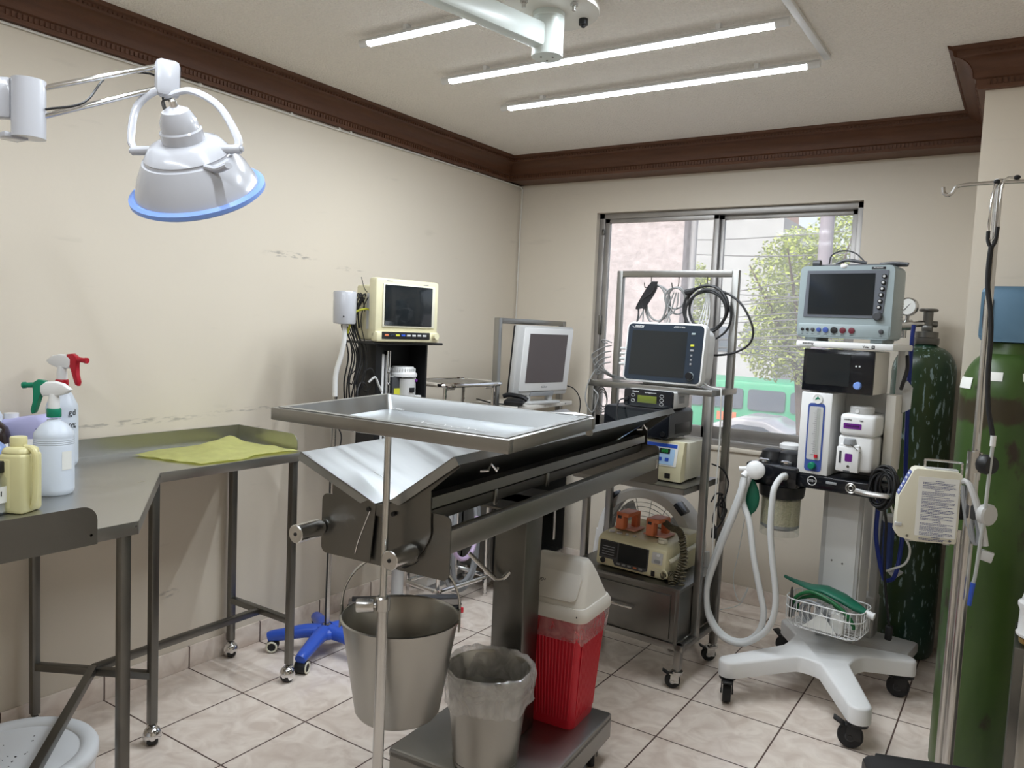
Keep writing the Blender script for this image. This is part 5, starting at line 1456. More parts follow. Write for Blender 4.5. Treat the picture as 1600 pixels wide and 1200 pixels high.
# black manifold with domes
mf = MB(); mf.b6(-.325, -.115, -.030, .17, .800, .885, .012); mf.b6(-.125, .150, -.012, .20, .812, .868, .010); mf.b6(.12, .20, .02, .18, .822, .862, .008)
obj('manifold', mf, 'black_gloss', t)
obj('canister_collar', MB().lathe([(.080, .752), (.085, .757), (.088, .778), (.090, .800)], o=(-.200, .052, 0), n=44), 'black', t)
for x, y in ((-.262, .02), (-.180, .035)): obj('chrome_nut', MB().lathe([(.022, .884), (.024, .888), (.024, .898), (.016, .902), (0, .902)], o=(x, y-.01, 0), n=10), 'chrome', t)
for x, y, r in ((-.262, .085, .050), (-.185, .09, .055), (-.150, .13, .04)): obj('valve_dome', MB().lathe([(r, .884), (r, .896), (r*.85, .912), (r*.8, .926), (r*.5, .934), (0, .935)], o=(x, y, 0), n=32), 'black', t)
obj('dome_cap', MB().lathe([(.038, .93), (.042, .935), (.042, .95), (.03, .957), (0, .958)], o=(-.215, .15, 0), n=30), 'white', t)
obj('port', MB().cyl((-.155, -.052, .852), (-.155, -.028, .852), .016, n=20), 'chrome_dull', t)
for u, s in ((-.062, 'O\u2082+'),):
    obj('flush_ring', MB().torus((u, -.0135, .845), .0165, .0016, (0, 1, 0), 28, 5), 'white', t); text('flush_mark', 'O2+', .0135, (u, -.0135, .845), FRONT, 'white', t)
obj('outlet', MB().torus((.082, -.014, .840), .017, .003, (0, 1, 0), 26, 6).torus((.082, -.015, .840), .009, .0025, (0, 1, 0), 20, 6), 'chrome_dull', t)
obj('selector', MB().b6(-.01, .03, -.0145, -.011, .842, .852, .002), 'grey_plastic', t)
# soda-lime canister
cn = obj('canister', MB().lathe([(.074, .600), (.0755, .600), (.0765, .758), (.0745, .758)], o=(-.200, .052, 0), n=48, cap=False), 'clear', t)
obj('granules', MB().lathe([(.0735, .643), (.0738, .744), (.06, .749), (.03, .746), (0, .748)], o=(-.200, .052, 0), n=44), 'granules', t)
obj('canister_base', MB().lathe([(.030, .617), (.060, .622), (.0735, .632), (.0735, .643)], o=(-.200, .052, 0), n=40), 'grey_plastic', t)
# bellows cylinder behind
obj('bellows_dome', MB().lathe([(.062, .95), (.062, 1.09), (.058, 1.11)], o=(-.13, .19, 0), n=40, cap=False), 'clear', t)
obj('bellows_base', MB().lathe([(.066, .90), (.066, .945), (.06, .955)], o=(-.13, .19, 0), n=40), 'black', t)
# flow-meter tower
obj('flow_tower', MB().b6(-.128, -.010, -.005, .20, .868, 1.185, .006), 'white', t)
fw = MB().prism(rrect(.064, .262, .012, 4, -.066, 1.012), .0, .002, Matrix(((1, 0, 0, 0), (0, 0, -1, -.005), (0, 1, 0, 0), (0, 0, 0, 1))))
FLm = Matrix(((1, 0, 0, 0), (0, 0, -1, -.005), (0, 1, 0, 0), (0, 0, 0, 1)))
obj('flow_bezel', fw, 'blue_label', t)
obj('flow_window', MB().prism(rrect(.052, .205, .006, 3, -.066, 1.028), .002, .0032, FLm), 'grey_light', t)
obj('flow_tube', MB().cyl((-.056, -.010, .93), (-.056, -.010, 1.125), .006, n=14), 'clear', t)
sc = MB()
for k in range(22): sc.b6(-.070 if k % 5 else -.076, -.063, -.0092, -.0084, .945+.008*k, .9462+.008*k)
obj('flow_scale', sc, 'ink_grey', t)
obj('float', MB().cyl((-.056, -.011, .935), (-.056, -.011, .947), .0068, n=12), 'red', t)
obj('flow_knob', MB().lathe([(.0135, .0), (.0145, .004), (.0135, .018), (.011, .021), (0, .021)], o=(-.066, -.007, .903), ax=(0, -1, 0), n=18), 'green_plastic', t)
ga = obj('pressure_gauge', MB().lathe([(.0185, 0), (.0185, .004), (.016, .004), (.016, .003), (0, .003)], o=(-.064, -.005, 1.160), ax=(0, -1, 0), n=30), 'white', t)
obj('gauge_dial', MB().lathe([(.0155, .0032), (0, .0034)], o=(-.064, -.005, 1.160), ax=(0, -1, 0), n=24), 'paper', ga)
gp = MB(); gp.prism([(-.011, -.004), (.0, .010), (.010, -.002), (.002, .0)], .0036, .0042, FLm @ Matrix.Translation((-.064, 1.160, 0))); obj('gauge_mark', gp, 'green_plastic', ga)
# bay wall, screen housing, top
obj('bay_back', MB().b6(-.012, .150, .155, .20, .868, 1.19, .002), 'grey_light', t)
obj('bay_side', MB().b6(.150, .185, .10, .20, .868, 1.19, .004), 'white_warm', t)
obj('screen_housing', MB().b6(-.128, .128, .006, .19, 1.190, 1.350, .004), 'white_warm', t)
obj('screen_fascia', MB().b6(-.130, .128, -.006, .007, 1.190, 1.350, .003), 'black_gloss', t)
obj('screen', MB().b6(-.116, .045, -.0072, -.0058, 1.215, 1.335), 'screen', t)
obj('dial', MB().lathe([(.0135, 0), (.0145, .003), (.0135, .016), (.011, .019), (0, .019)], o=(.078, -.006, 1.222), ax=(0, -1, 0), n=28), 'blue_rim', t)
for k, x in enumerate((.066, .078)): obj('indicator', MB().b6(x-.003, x+.003, -.0068, -.0058, 1.290, 1.296), 'grey_light', t)
obj('top_shelf', MB().b6(-.162, .190, -.012, .26, 1.356, 1.380, .006), 'white', t)
text('maker_mark', 'mindray', .013, (-.115, -.0128, 1.3715), FRONT, 'ink', t); obj('maker_rule', MB().b6(-.146, -.090, -.0128, -.0122, 1.3615, 1.3630), 'ink', t)
text('model_mark', 'Veta', .0115, (.095, -.0128, 1.366), FRONT, 'ink', t); obj('model_badge', MB().b6(.116, .127, -.0128, -.0122, 1.360, 1.372), 'ink', t); text('model_mark', '5', .0095, (.1215, -.0134, 1.366), FRONT, 'white', t)
obj('rear_arm', MB().b6(.155, .182, .19, .23, .90, 1.36, .004), 'grey_light', t)
hl = MB(); hl.prism(rrect(.30, .022, .008, 3), -.006, .006, Matrix.Translation((.1, -.02, .835)))
# chrome handle at the right with coiled lead over it
obj('handle', MB().tube([(.105, -.028, .836), (.150, -.034, .834), (.205, -.028, .834), (.222, -.015, .836), (.232, .04, .842), (.236, .10, .846)], .0105, 10, 5), 'chrome_dull', t)
obj('mount_lug', MB().prism([(0, -.05), (.03, -.03), (.032, .05), (.012, .075), (0, .06)], .0, .006, Matrix(((1, 0, 0, .186), (0, 0, 1, .18), (0, 1, 0, 1.17), (0, 0, 0, 1)))), 'grey_light', t)
m = MB(); m.tube([(.196, .16, 1.34), (.204, .14, 1.29), (.196, .13, 1.24), (.186, .15, 1.215)], .007, 8); obj('rear_cable', m, 'cable_black', t)
# agent vaporiser
t = thing('vaporizer', 'white vaporizer with purple label hung in the bay of the anaesthesia machine', 'vaporizer', AM.w(.080, .05, .870), -7, 'anaesthetic vaporizers')
vb = MB(); vb.b6(-.064, .064, -.045, .10, .030, .165, .014); vb.b6(-.060, .068, -.052, .10, .163, .245, .014)
obj('body', vb, 'white', t, sharp=50)
obj('front_block', MB().b6(-.060, .022, -.066, -.04, .028, .122, .006).b6(-.052, .02, -.060, -.03, .118, .132, .008), 'white', t)
obj('dial_cap', MB().lathe([(.042, .243), (.043, .248), (.043, .268), (.038, .273), (0, .274)], o=(0, .01, 0), n=36), 'grey_light', t)
obj('dial_lock', MB().lathe([(.007, 0), (.007, .004), (.004, .004), (0, .003)], o=(-.004, -.034, .256), ax=(0, -1, 0), n=18), 'white', t)
obj('agent_label', MB().prism(rrect(.064, .020, .003, 3, -.012, .200), .0, .0015, Matrix(((1, 0, 0, 0), (0, 0, -1, -.052), (0, 1, 0, 0), (0, 0, 0, 1)))), 'purple', t)
text('agent_mark', 'ISOFLURANE', .0085, (-.012, -.0538, .200), FRONT, 'ink', t)
text('maker_mark', 'mindray', .0085, (-.030, -.0525, .224), FRONT, 'ink', t); text('model_mark', 'V60', .0085, (.018, -.0525, .222), FRONT, 'ink', t)
obj('fill_label', MB().prism(rrect(.026, .030, .004, 3, -.014, .083), .0, .001, Matrix(((1, 0, 0, 0), (0, 0, -1, -.066), (0, 1, 0, 0), (0, 0, 0, 1)))), 'purple', t)
obj('sight_glass', MB().b6(-.048, -.040, -.0672, -.0655, .060, .106), 'grey_dark', t)
obj('filler_cap', MB().lathe([(.024, 0), (.024, .004), (.020, .020), (.016, .023), (0, .023)], o=(-.018, -.045, .131), n=28), 'grey_plastic', t)
obj('cap_cord', MB().tube([(-.010, -.068, .133), (.008, -.071, .122), (.024, -.058, .105)], .0014, 5), 'steel_dark', t)
obj('drain_screw', MB().cyl((-.014, -.068, .050), (-.014, -.064, .050), .005, n=14), 'steel_dark', t)
obj('drip_slot', MB().b6(-.030, -.006, -.0672, -.0655, .029, .034), 'grey_dark', t)
# monitor on top
t = thing('patient_monitor', 'pale blue-grey patient monitor with round buttons on top of the anaesthesia machine', 'monitor', AM.w(-.002, .05, 1.380), -7, 'patient monitors')
hs = MB()
def rr_ring(w0, w1, d, z0, z1, r=.02, yo=0): pass
hs.rings([[(x*sx, y, z+zo) for x, z in rrect(.340, .272, .020, 5, 0, .150)] for y, sx, zo in ((-.035, 1, 0), (-.030, 1.012, 0), (.03, 1.02, 0), (.10, 1.01, 0), (.16, .93, 0), (.17, .90, 0))])
obj('housing', hs, 'grey_blue', t, sharp=45)
obj('chin', MB().b6(-.166, .168, -.040, -.02, .018, .068, .008), 'grey_blue', t)
obj('screen_surround', MB().prism([(-.148, .092), (.118, .092), (.140, .112), (.150, .268), (-.142, .268)], .0, .003, FLm @ Matrix.Translation((0, 0, .030))), 'grey_mid', t)
obj('screen', MB().b6(-.132, .105, -.0395, -.0375, .103, .256), 'screen', t)
for k in range(6):
    obj('button', MB().lathe([(.0085, 0), (.0085, .006), (.006, .008), (0, .008)], o=(.137-.0022*k, -.036, .245-.0225*k), ax=(0, -1, 0), n=20), 'black', t)
    obj('button_cap', MB().lathe([(.0048, 0), (.0045, .0095), (0, .0100)], o=(.137-.0022*k, -.036, .245-.0225*k), ax=(0, -1, 0), n=16), 'grey_light', t)
obj('dial', MB().lathe([(.0165, 0), (.0165, .010), (.012, .014), (0, .014)], o=(.124, -.036, .100), ax=(0, -1, 0), n=28), 'grey_dark', t)
for k, (x, r, c) in enumerate(((-.146, .006, 'black'), (-.127, .006, 'black'), (-.107, .007, 'grey_dark'), (-.084, .0085, 'blue_label'), (-.058, .0105, 'blue_label'), (-.027, .0125, 'black'), (.005, .0115, 'maroon'), (.037, .0115, 'maroon'), (.140, .0085, 'grey_dark'))):
    so = obj('socket', MB().lathe([(r, 0), (r, .005), (r*.75, .006)], o=(x, -.039, .044), ax=(0, -1, 0), n=22), c, t)
    if k > 2: obj('socket_core', MB().lathe([(r*.72, .0045), (0, .0050)], o=(x, -.039, .044), ax=(0, -1, 0), n=18), 'grey_dark' if c != 'black' else 'black_gloss', so)
    obj('socket_mark', MB().b6(x-r*.6, x+r*.6, -.0405, -.0398, .026, .0275), 'ink', t)
obj('badge', MB().b6(.090, .138, -.0368, -.034, .2715, .2800, .001), 'ink', t); text('badge_mark', 'PROBIONIC', .0062, (.114, -.0374, .2758), FRONT, 'white', t)
obj('heart_light', MB().ball((-.010, -.028, .284), (.015, .012, .010), 16, 10), 'white', t)
for s in (-.12, .12): obj('foot', MB().b6(s-.022, s+.022, -.02, .12, .0, .016, .003), 'grey_blue', t)
vs = MB()
for k in range(7): vs.b6(.1685, .1725, .06, .11, .09+.010*k, .093+.010*k)
obj('vent_slot', vs, 'grey_plastic', t)
m = MB(); m.b6(-.145, .185, .02, .075, .288, .296, .003); m.cyl((-.142, .02, .300), (-.115, .02, .300), .014, n=14)
m.tube([(-.09, .04, .30), (-.085, .05, .335), (-.045, .06, .352), (.0, .06, .34), (.04, .05, .305)], .0028, 6, 5); m.tube([(-.06, .03, .298), (-.02, .03, .312), (.05, .035, .300)], .006, 8)
m.tube([(.10, .03, .295), (.15, .02, .297), (.20, .015, .292)], .006, 8)
tag(obj('sensor_cable', m, 'grey_dark', loc=AM.w(-.002, .05, 1.380), rot=(0, 0, -7)), 'dark cable and green connector lying on top of the pale blue-grey monitor', 'cable')
# hoses, bag
def am(name, m, mt, label, cat): return tag(obj(name, m, mt, loc=AM.o, rot=(0, 0, -7), sharp=60), label, cat)
m = MB()
m.tube([(-.268, -.085, .852), (-.283, -.09, .82), (-.295, -.10, .74), (-.258, -.11, .66), (-.225, -.12, .52), (-.192, -.12, .40), (-.172, -.12, .32), (-.185, -.12, .245), (-.235, -.115, .19), (-.30, -.12, .178), (-.368, -.12, .215), (-.408, -.12, .29), (-.412, -.12, .39), (-.372, -.12, .55), (-.325, -.12, .69), (-.300, -.115, .78), (-.296, -.105, .83)], .0118, 12, 5)
m.tube([(-.155, -.045, .852), (-.158, -.075, .850), (-.168, -.10, .82), (-.170, -.115, .78), (-.168, -.12, .65), (-.150, -.12, .52), (-.132, -.12, .42), (-.128, -.125, .34), (-.150, -.13, .265), (-.205, -.135, .205), (-.262, -.14, .178), (-.335, -.14, .19), (-.388, -.14, .25), (-.404, -.138, .33), (-.400, -.135, .40), (-.355, -.13, .56), (-.310, -.125, .70), (-.290, -.12, .79), (-.292, -.11, .83)], .0118, 12, 5)
am('breathing_circuit', m, 'hose_clear', 'pair of white corrugated hoses looping down from the anaesthesia machine', 'hose')
am('filter_disc', MB().lathe([(.014, -.022), (.016, -.008), (.034, -.004), (.037, 0), (.037, .012), (.03, .018), (.014, .024)], o=(-.262, -.075, .862), ax=(.35, -.9, .15), n=36).cyl((-.296, -.105, .835), (-.285, -.08, .865), .014, .012, 14).cyl((-.318, -.10, .862), (-.285, -.085, .866), .010, n=14), 'white', 'round white breathing filter joining the two white hoses', 'filter')
gb = MB(); gb.rings([[(-.302+w*math.cos(a)+.02*math.sin(h*9), -.055+.45*w*math.sin(a), .84-h) for a in [2*PI*k/24 for k in range(24)]] for h, w in ((.0, .010), (.015, .014), (.03, .030), (.06, .040), (.09, .0415), (.12, .036), (.145, .024), (.16, .008), (.185, .0065))])
am('breathing_bag', gb, 'green_rubber', 'limp green rubber breathing bag hanging behind the white hoses', 'breathing bag')
m = MB(); m.tube([(-.30, -.06, .655), (-.315, -.06, .52), (-.33, -.06, .40), (-.30, -.06, .32), (-.27, -.05, .38), (-.305, -.04, .30), (-.38, -.06, .26)], .0018, 5, 6)
am('sampling_line', m, 'pvc', 'thin clear sampling line dangling below the green breathing bag', 'tube')
# black lead coil on the handle
m = MB(); rr = random.Random(9)
for k in range(15): m.torus((.190+rr.uniform(-.016, .016), .015+rr.uniform(-.03, .03), .862+rr.uniform(-.012, .010)), .058*rr.uniform(.6, 1.1), .0048, (.35+rr.uniform(-.2, .2), 1, rr.uniform(-.2, .2)), 32, 7, (.72, 1.22))
m.tube([(.165, .06, .81), (.168, .12, .76), (.160, .20, .68), (.150, .25, .58), (.150, .28, .45), (.165, .30, .32), (.172, .31, .26)], .0055, 8, 5); m.box((.174, .31, .225), (.026, .026, .06), .006)
am('mains_lead', m, 'cable_black', 'black mains lead coiled over the chrome handle of the anaesthesia machine', 'cable')
m = MB(); m.tube([(.135, .15, .80), (.115, .24, .74), (.105, .28, .62), (.118, .30, .52), (.140, .31, .44), (.150, .32, .43)], .0085, 10, 5)
m.tube([(.150, .32, .43), (.165, .36, .44), (.170, .40, .52), (.165, .44, .70), (.150, .45, .95), (.140, .45, 1.20), (.136, .46, 1.40), (.136, .468, 1.462)], .0085, 10, 6)
am('oxygen_hose', m, 'blue_hose', 'blue gas hose running from the green cylinder regulator down to the anaesthesia machine', 'hose')
m = MB(); m.tube([(.150, .20, .80), (.170, .27, .71), (.200, .30, .635), (.228, .30, .58), (.215, .30, .52), (.165, .30, .485), (.14, .30, .47)], .0045, 8, 6)
am('white_lead', m, 'cable_white', 'thin cream tube curving beside the black mains lead', 'tube')
# accessory basket
BK = AM.w(.080, .055, 0)
t = thing('wire_basket', 'white wire basket of hoses on the column of the anaesthesia machine', 'basket', AM.w(.005, .075, .260), -7)
wb = MB(); Wd, Dp = .290, .175
for z in (.0, .072, .108): wb.tube([(x, y, z) for x, y in rrect(Wd-(.03 if z == 0 else 0), Dp-(.03 if z == 0 else 0), .05, 6)], .0024 if z else .002, 6, 0, True)
ps = spline([Vector((x, y, 0)) for x, y in rrect(Wd, Dp, .05, 6)], 4, True)
per = [0]; 
for i in range(len(ps)): per.append(per[-1]+(ps[(i+1) % len(ps)]-ps[i]).length)
nw = 38
for k in range(nw):
    s_ = per[-1]*k/nw; i = max(j for j in range(len(ps)) if per[j] <= s_); p = ps[i].lerp(ps[(i+1) % len(ps)], (s_-per[i])/max(1e-6, per[i+1]-per[i]))
    b = Vector((p.x*(Wd-.03)/Wd, p.y*(Dp-.03)/Dp, 0)); wb.tube([b*.82, b, p+Vector((0, 0, .02)), p+Vector((0, 0, .108))], .0015, 5, 0)
for k in range(7): x = -.10+.2*k/6; wb.tube([(x, -.075, .0), (x, .075, .0)], .0015, 5, 0)
for k in range(5): y = -.06+.12*k/4; wb.tube([(-.12, y, .0), (.12, y, .0)], .0015, 5, 0)
obj('basket', wb, 'white', t)
obj('bracket', MB().b6(-.05, .05, .086, .122, .02, .09, .003), 'white', t)
def bk(name, m, mt, label, cat, grp=None, sharp=60): return tag(obj(name, m, mt, loc=AM.w(.005, .075, .260), rot=(0, 0, -7), sharp=sharp), label, cat, grp)
m = MB(); m.rings([[p + F_ for F_ in [Vector((0, w*math.cos(a), h*math.sin(a))) for a in [2*PI*k/18 for k in range(18)]]] for p, w, h in
   ((Vector((-.185, .02, .158)), .008, .006), (Vector((-.150, .02, .150)), .014, .007), (Vector((-.08, .02, .140)), .035, .008), (Vector((-.02, .015, .145)), .042, .014), (Vector((.05, .01, .130)), .045, .016), (Vector((.105, .0, .112)), .035, .015), (Vector((.135, -.005, .104)), .018, .013), (Vector((.148, -.008, .101)), .013, .012))])
bk('breathing_bag', m, 'green_rubber', 'folded green rubber breathing bag lying across the top of the wire basket', 'breathing bag')
bk('bag_connector', MB().cyl((.142, -.008, .103), (.172, -.012, .096), .0125, .0135, 18).torus((.172, -.012, .096), .0125, .003, (1, 0, -.2), 20, 6), 'white', 'white collar on the end of the green bag at the right rim of the basket', 'connector')
m = MB(); m.tube([(-.125, -.03, .04), (-.115, -.035, .10), (-.06, -.04, .138), (.0, -.045, .132), (.06, -.05, .108), (.10, -.05, .075), (.115, -.045, .04)], .0075, 10, 5); m.tube([(-.115, -.015, .04), (-.105, -.02, .09), (-.05, -.03, .122), (.0, -.03, .118), (.05, -.035, .10), (.09, -.03, .06)], .0075, 10, 5)
bk('green_tube', m, 'green_hose', 'glossy green tubing arched over the front of the wire basket', 'tube')
m = MB(); m.tube([(-.115, -.05, .03), (-.105, -.052, .085), (-.06, -.056, .108), (-.01, -.056, .10)], .005, 8)
for k in range(3): m.torus((-.05+.012*k, -.045+.01*k, .055), .042, .0055, (.1*k, 1, .1), 28, 8)
bk('grey_tube', m, 'grey_plastic', 'grey coiled tubing at the left inside the wire basket', 'tube')
rr = random.Random(21); m = MB()
def crump(u, v):
    x = -.04+.15*u; y = -.06+.10*v
    return (x, y, .025+.085*math.sin(PI*min(1, .15+u*.8))*math.sin(PI*(.25+.6*v))+.012*math.sin(23*u+5*v)*math.sin(17*v+3*u)+.008*math.sin(41*u-20*v))
m.grid(crump, 26, 20); bk('plastic_bag', m, 'film', 'crumpled clear plastic bag stuffed into the wire basket', 'plastic bag', sharp=25)
m = MB(); m.prism([(-.07, .005), (.0, .075), (.06, .004)], 0, .002, Matrix(((1, 0, 0, .0), (0, 0, 1, -.07), (0, 1, .0, .003), (0, 0, 0, 1)))); m.box((.05, -.035, .045), (.05, .02, .085), .004, (8, 6, 0))
bk('paper_packet', m, 'paper', 'white paper packets standing behind the wires of the basket', 'packet')
m = MB(); m.lathe([(.006, .02), (.008, .03), (.008, .10), (.005, .115), (.006, .12), (.003, .142)], o=(-.128, -.045, 0), n=16)
bk('connector', m, 'steel_dark', 'dark metal hose connector at the left end of the basket', 'connector')
# second pale trolley base and bottle behind
t = thing('suction_unit', 'low grey wheeled base with dark blue canister behind the anaesthesia machine', 'suction unit', AM.w(.02, .48, 0), -7)
sb = MB(); sb.b6(-.28, .21, -.06, .10, .075, .125, .012); sb.b6(-.05, .05, -.02, .08, .12, .30, .01)
obj('base', sb, 'grey_light', t)
for x, y in ((-.25, -.03), (.18, -.03), (-.25, .07), (.18, .07)): fork_caster(t, x, y, .08, .028, 200, False, 'black', 'rubber', 'grey_dark', .02)
obj('post', MB().b6(.02, .05, .0, .05, .12, .72, .003), 'grey_light', t)
obj('canister', MB().b6(.062, .098, -.02, .04, .43, .64, .01), 'blue_label', t); obj('canister_lid', MB().b6(.058, .102, -.024, .044, .635, .665, .008), 'grey_light', t)
obj('drain_cup', MB().lathe([(.006, .40), (.03, .425), (.032, .43)], o=(.115, .01, 0), n=20), 'white', t)
obj('bottle_arm', MB().b6(.04, .07, .0, .03, .45, .47).b6(.06, .12, .0, .02, .424, .43), 'grey_light', t)

# ================================================================== GREEN GAS CYLINDERS
def cylinder(name, label, x, y, r, zs_, zn, m):
    t = thing(name, label, 'gas cylinder', (x, y, 0), 0, 'green gas cylinders')
    prof = [(0, .012), (r*.75, .0), (r*.92, .004), (r, .03), (r, zs_)]
    for k in range(1, 9):
        a = k/8*PI/2*.93; prof.append((r*(.34+.66*math.cos(a)), zs_+(zn-zs_)*math.sin(a)))
    prof += [(r*.34, zn+.01), (r*.34, zn+.025)]
    obj('vessel', MB().lathe(prof, n=64), m, t)
    return t
t = cylinder('gas_cylinder', 'scraped green gas cylinder with gauge and valve in the back right corner', 2.262, 2.415, .128, 1.262, 1.375, 'tank_old')
obj('neck_ring', MB().lathe([(.050, 1.385), (.052, 1.388), (.052, 1.412), (.046, 1.416), (.046, 1.44), (.030, 1.442)], n=36), 'steel_dark', t)
vv = MB().cyl((0, 0, 1.43), (0, 0, 1.53), .020, n=16).cyl((-.035, -.015, 1.475), (.035, .015, 1.475), .014, n=14).box((0, 0, 1.455), (.042, .042, .03), .006)
obj('valve', vv, 'steel_dark', t)
hw = MB().torus((0, 0, 1.535), .032, .007, (0, 0, 1), 30, 8)
for k in range(4): hw.cyl((0, 0, 1.535), (.032*math.cos(k*PI/2), .032*math.sin(k*PI/2), 1.535), .005, n=8)
obj('valve_wheel', hw, 'steel_dark', t)
rd = Vector((-.85, -.50, 0)).normalized()
obj('regulator', MB().cyl(rd*.02+Vector((0, 0, 1.475)), rd*.075+Vector((0, 0, 1.47)), .013, n=16).cyl(rd*.07+Vector((0, 0, 1.468)), rd*.14+Vector((0, 0, 1.462)), .024, n=24).cyl(rd*.10+Vector((0, 0, 1.445)), rd*.10+Vector((0, 0, 1.41)), .011, n=14), 'chrome_dull', t)
gq = Vector((-.25, -.97, .05)).normalized(); gc = rd*.085+Vector((0, -.03, 1.545))
ga = obj('gauge', MB().lathe([(.038, -.014), (.040, -.010), (.040, .010), (.036, .013), (.034, .011), (0, .010)], o=gc, ax=gq, n=36).cyl(gc-Vector((0, 0, .035)), rd*.09+Vector((0, -.01, 1.475)), .008, n=12), 'chrome_dull', t)
obj('gauge_dial', MB().lathe([(.0335, .0112), (0, .0114)], o=gc, ax=gq, n=30), 'paper', ga)
obj('gauge_needle', MB().tube([gc+gq*.0125+Vector((-.015, 0, -.018)), gc+gq*.0125+Vector((.012, 0, .014))], .0012, 5, 0), 'ink', ga)
tp = rd*.135+Vector((0, -.005, 0))
obj('flow_tube', MB().cyl(tp+Vector((0, 0, 1.47)), tp+Vector((0, 0, 1.62)), .013, n=18).cyl(tp+Vector((0, 0, 1.62)), tp+Vector((0, 0, 1.635)), .013, .008, 18), 'clear', t)
obj('flow_knob', MB().cyl(rd*.14+Vector((0, 0, 1.462)), rd*.172+Vector((0, 0, 1.46)), .015, n=18), 'green_plastic', t)
obj('outlet', MB().cyl(tp+Vector((0, 0, 1.45)), tp+Vector((-.01, 0, 1.385)), .009, .0065, 14), 'chrome_dull', t)
t = cylinder('gas_cylinder', 'large green gas cylinder with rusty band and blue cap guard in front of the pillar', 2.600, 1.415, .134, 1.235, 1.375, 'tank_new')
obj('collar', MB().lathe([(.075, 1.350), (.078, 1.355), (.068, 1.40), (.05, 1.405)], n=40), 'tank_new', t)
for a0, a1, z0, z1 in ((-118, -98, 1.285, 1.312), (-75, -58, 1.288, 1.312), (-48, -20, 1.235, 1.285)):
    def stk(u, v, a0=a0, a1=a1, z0=z0, z1=z1):
        z = z0+(z1-z0)*v; k = min(1, max(0, (z-1.235)/.14)); ph_ = math.asin(min(1, k)); r = .134*(.34+.66*math.cos(ph_*.97))+.0015; a = rad(a0+(a1-a0)*u); return (r*math.cos(a), r*math.sin(a), z)
    obj('sticker', MB().grid(stk, 10, 5), 'paper', t)
def stk(u, v):
    z = 1.255+.035*v; k = (z-1.235)/.14; r = .134*(.34+.66*math.cos(math.asin(k)*.97))+.0016; a = rad(-172+34*u); return (r*math.cos(a), r*math.sin(a), z)
obj('sticker', MB().grid(stk, 14, 6), 'paper', t)
gd = MB().prism(rrect(.205, .168, .018, 6), -.075, .085, Euler((PI/2, 0, 0)).to_matrix().to_4x4() if False else Matrix(((1, 0, 0, .010), (0, 0, 1, -.005), (0, 1, 0, 1.487), (0, 0, 0, 1))), .012)
gdo = obj('cap_guard', gd, 'blue_guard', t, sharp=50)
obj('grip_slot', MB().prism(rrect(.026, .10, .012, 5), 0, .002, Matrix(((1, 0, 0, -.072), (0, 0, -1, -.0805), (0, 1, 0, 1.487), (0, 0, 0, 1)))), 'grey_dark', gdo)
text('embossed_name', 'INFRA', .034, (.042, -.0805, 1.462), (90, 90, 0), 'blue_guard', gdo, .0018)
em = MB(); em.torus((.042, -.0805, 1.535), .012, .0022, (0, 1, 0), 20, 6); em.prism([(-.008, 0), (.008, 0), (.011, .009), (0, .020), (-.011, .009)], 0, .0018, Matrix(((1, 0, 0, .042), (0, 0, -1, -.0805), (0, 1, 0, 1.530), (0, 0, 0, 1))))
obj('embossed_emblem', em, 'blue_guard', gdo)

# ================================================================== DRIP STAND with device and stethoscope
IX, IY = 2.547, .90
t = thing('drip_stand', 'chrome drip stand with side hooks in front of the large green cylinder', 'drip stand', (IX, IY, 0))
obj('upper_pole', MB().cyl((0, 0, .90), (-.002, 0, 1.800), .0095, n=18).cyl((-.002, 0, 1.79), (-.002, 0, 1.812), .012, n=16), 'chrome_dull', t)
obj('lower_pole', MB().cyl((-.004, 0, .06), (-.002, 0, 1.105), .0142, n=22), 'chrome_dull', t)
obj('side_tube', MB().cyl((-.024, .008, .10), (-.0225, .008, .90), .0095, n=16), 'chrome_dull', t)
for s in (-1, 1):
    obj('hook_arm', MB().tube([(0, 0, 1.805), (-.06*-s, 0, 1.804), (.095*s, 0, 1.800), (.104*s, 0, 1.786), (.114*s, 0, 1.779), (.124*s, 0, 1.785), (.127*s, 0, 1.800)], .0048, 8, 4), 'chrome_dull', t)
def knob(z, x, y, r, d, mtl, th=.024):
    p = Vector((x, y, z)); d = Vector(d).normalized()
    k = MB().cyl(p, p+d*.026, r*.30, n=10)
    k.lathe([(0, .022), (r*.9, .022), (r, .026), (r, .022+th*.8), (r*.85, .022+th), (0, .022+th)], o=p, ax=d, n=12)
    return obj('clamp_knob', k, mtl, t)
knob(1.085, 0, 0, .026, (.75, -.66, 0), 'black', .03)
knob(.955, .010, 0, .029, (.80, -.6, 0), 'grey_light', .022)
obj('collar', MB().cyl((-.003, 0, 1.04), (-.002, 0, 1.112), .0175, n=22).b6(-.002, .008, -.022, -.014, 1.06, 1.118), 'chrome_dull', t)
obj('clamp_block', MB().b6(-.012, .014, -.014, .020, .935, .975, .004), 'grey_dark', t)
lg = []
for k in range(5):
    a = rad(126-72*k); d = Vector((math.cos(a), math.sin(a), 0))
    obj('leg', MB().tube([d*.012+Vector((0, 0, .088)), d*.12+Vector((0, 0, .080)), d*.235+Vector((0, 0, .062)), d*.255+Vector((0, 0, .055))], .0165, 12, 4, flat=.8), 'black_gloss', t)
    fork_caster(t, d.x*.235, d.y*.235, .06, .022, 100+40*k, False, 'chrome_dull', 'rubber', 'grey_dark', .016)
obj('hub', MB().cyl((0, 0, .06), (0, 0, .125), .035, n=28), 'black', t)
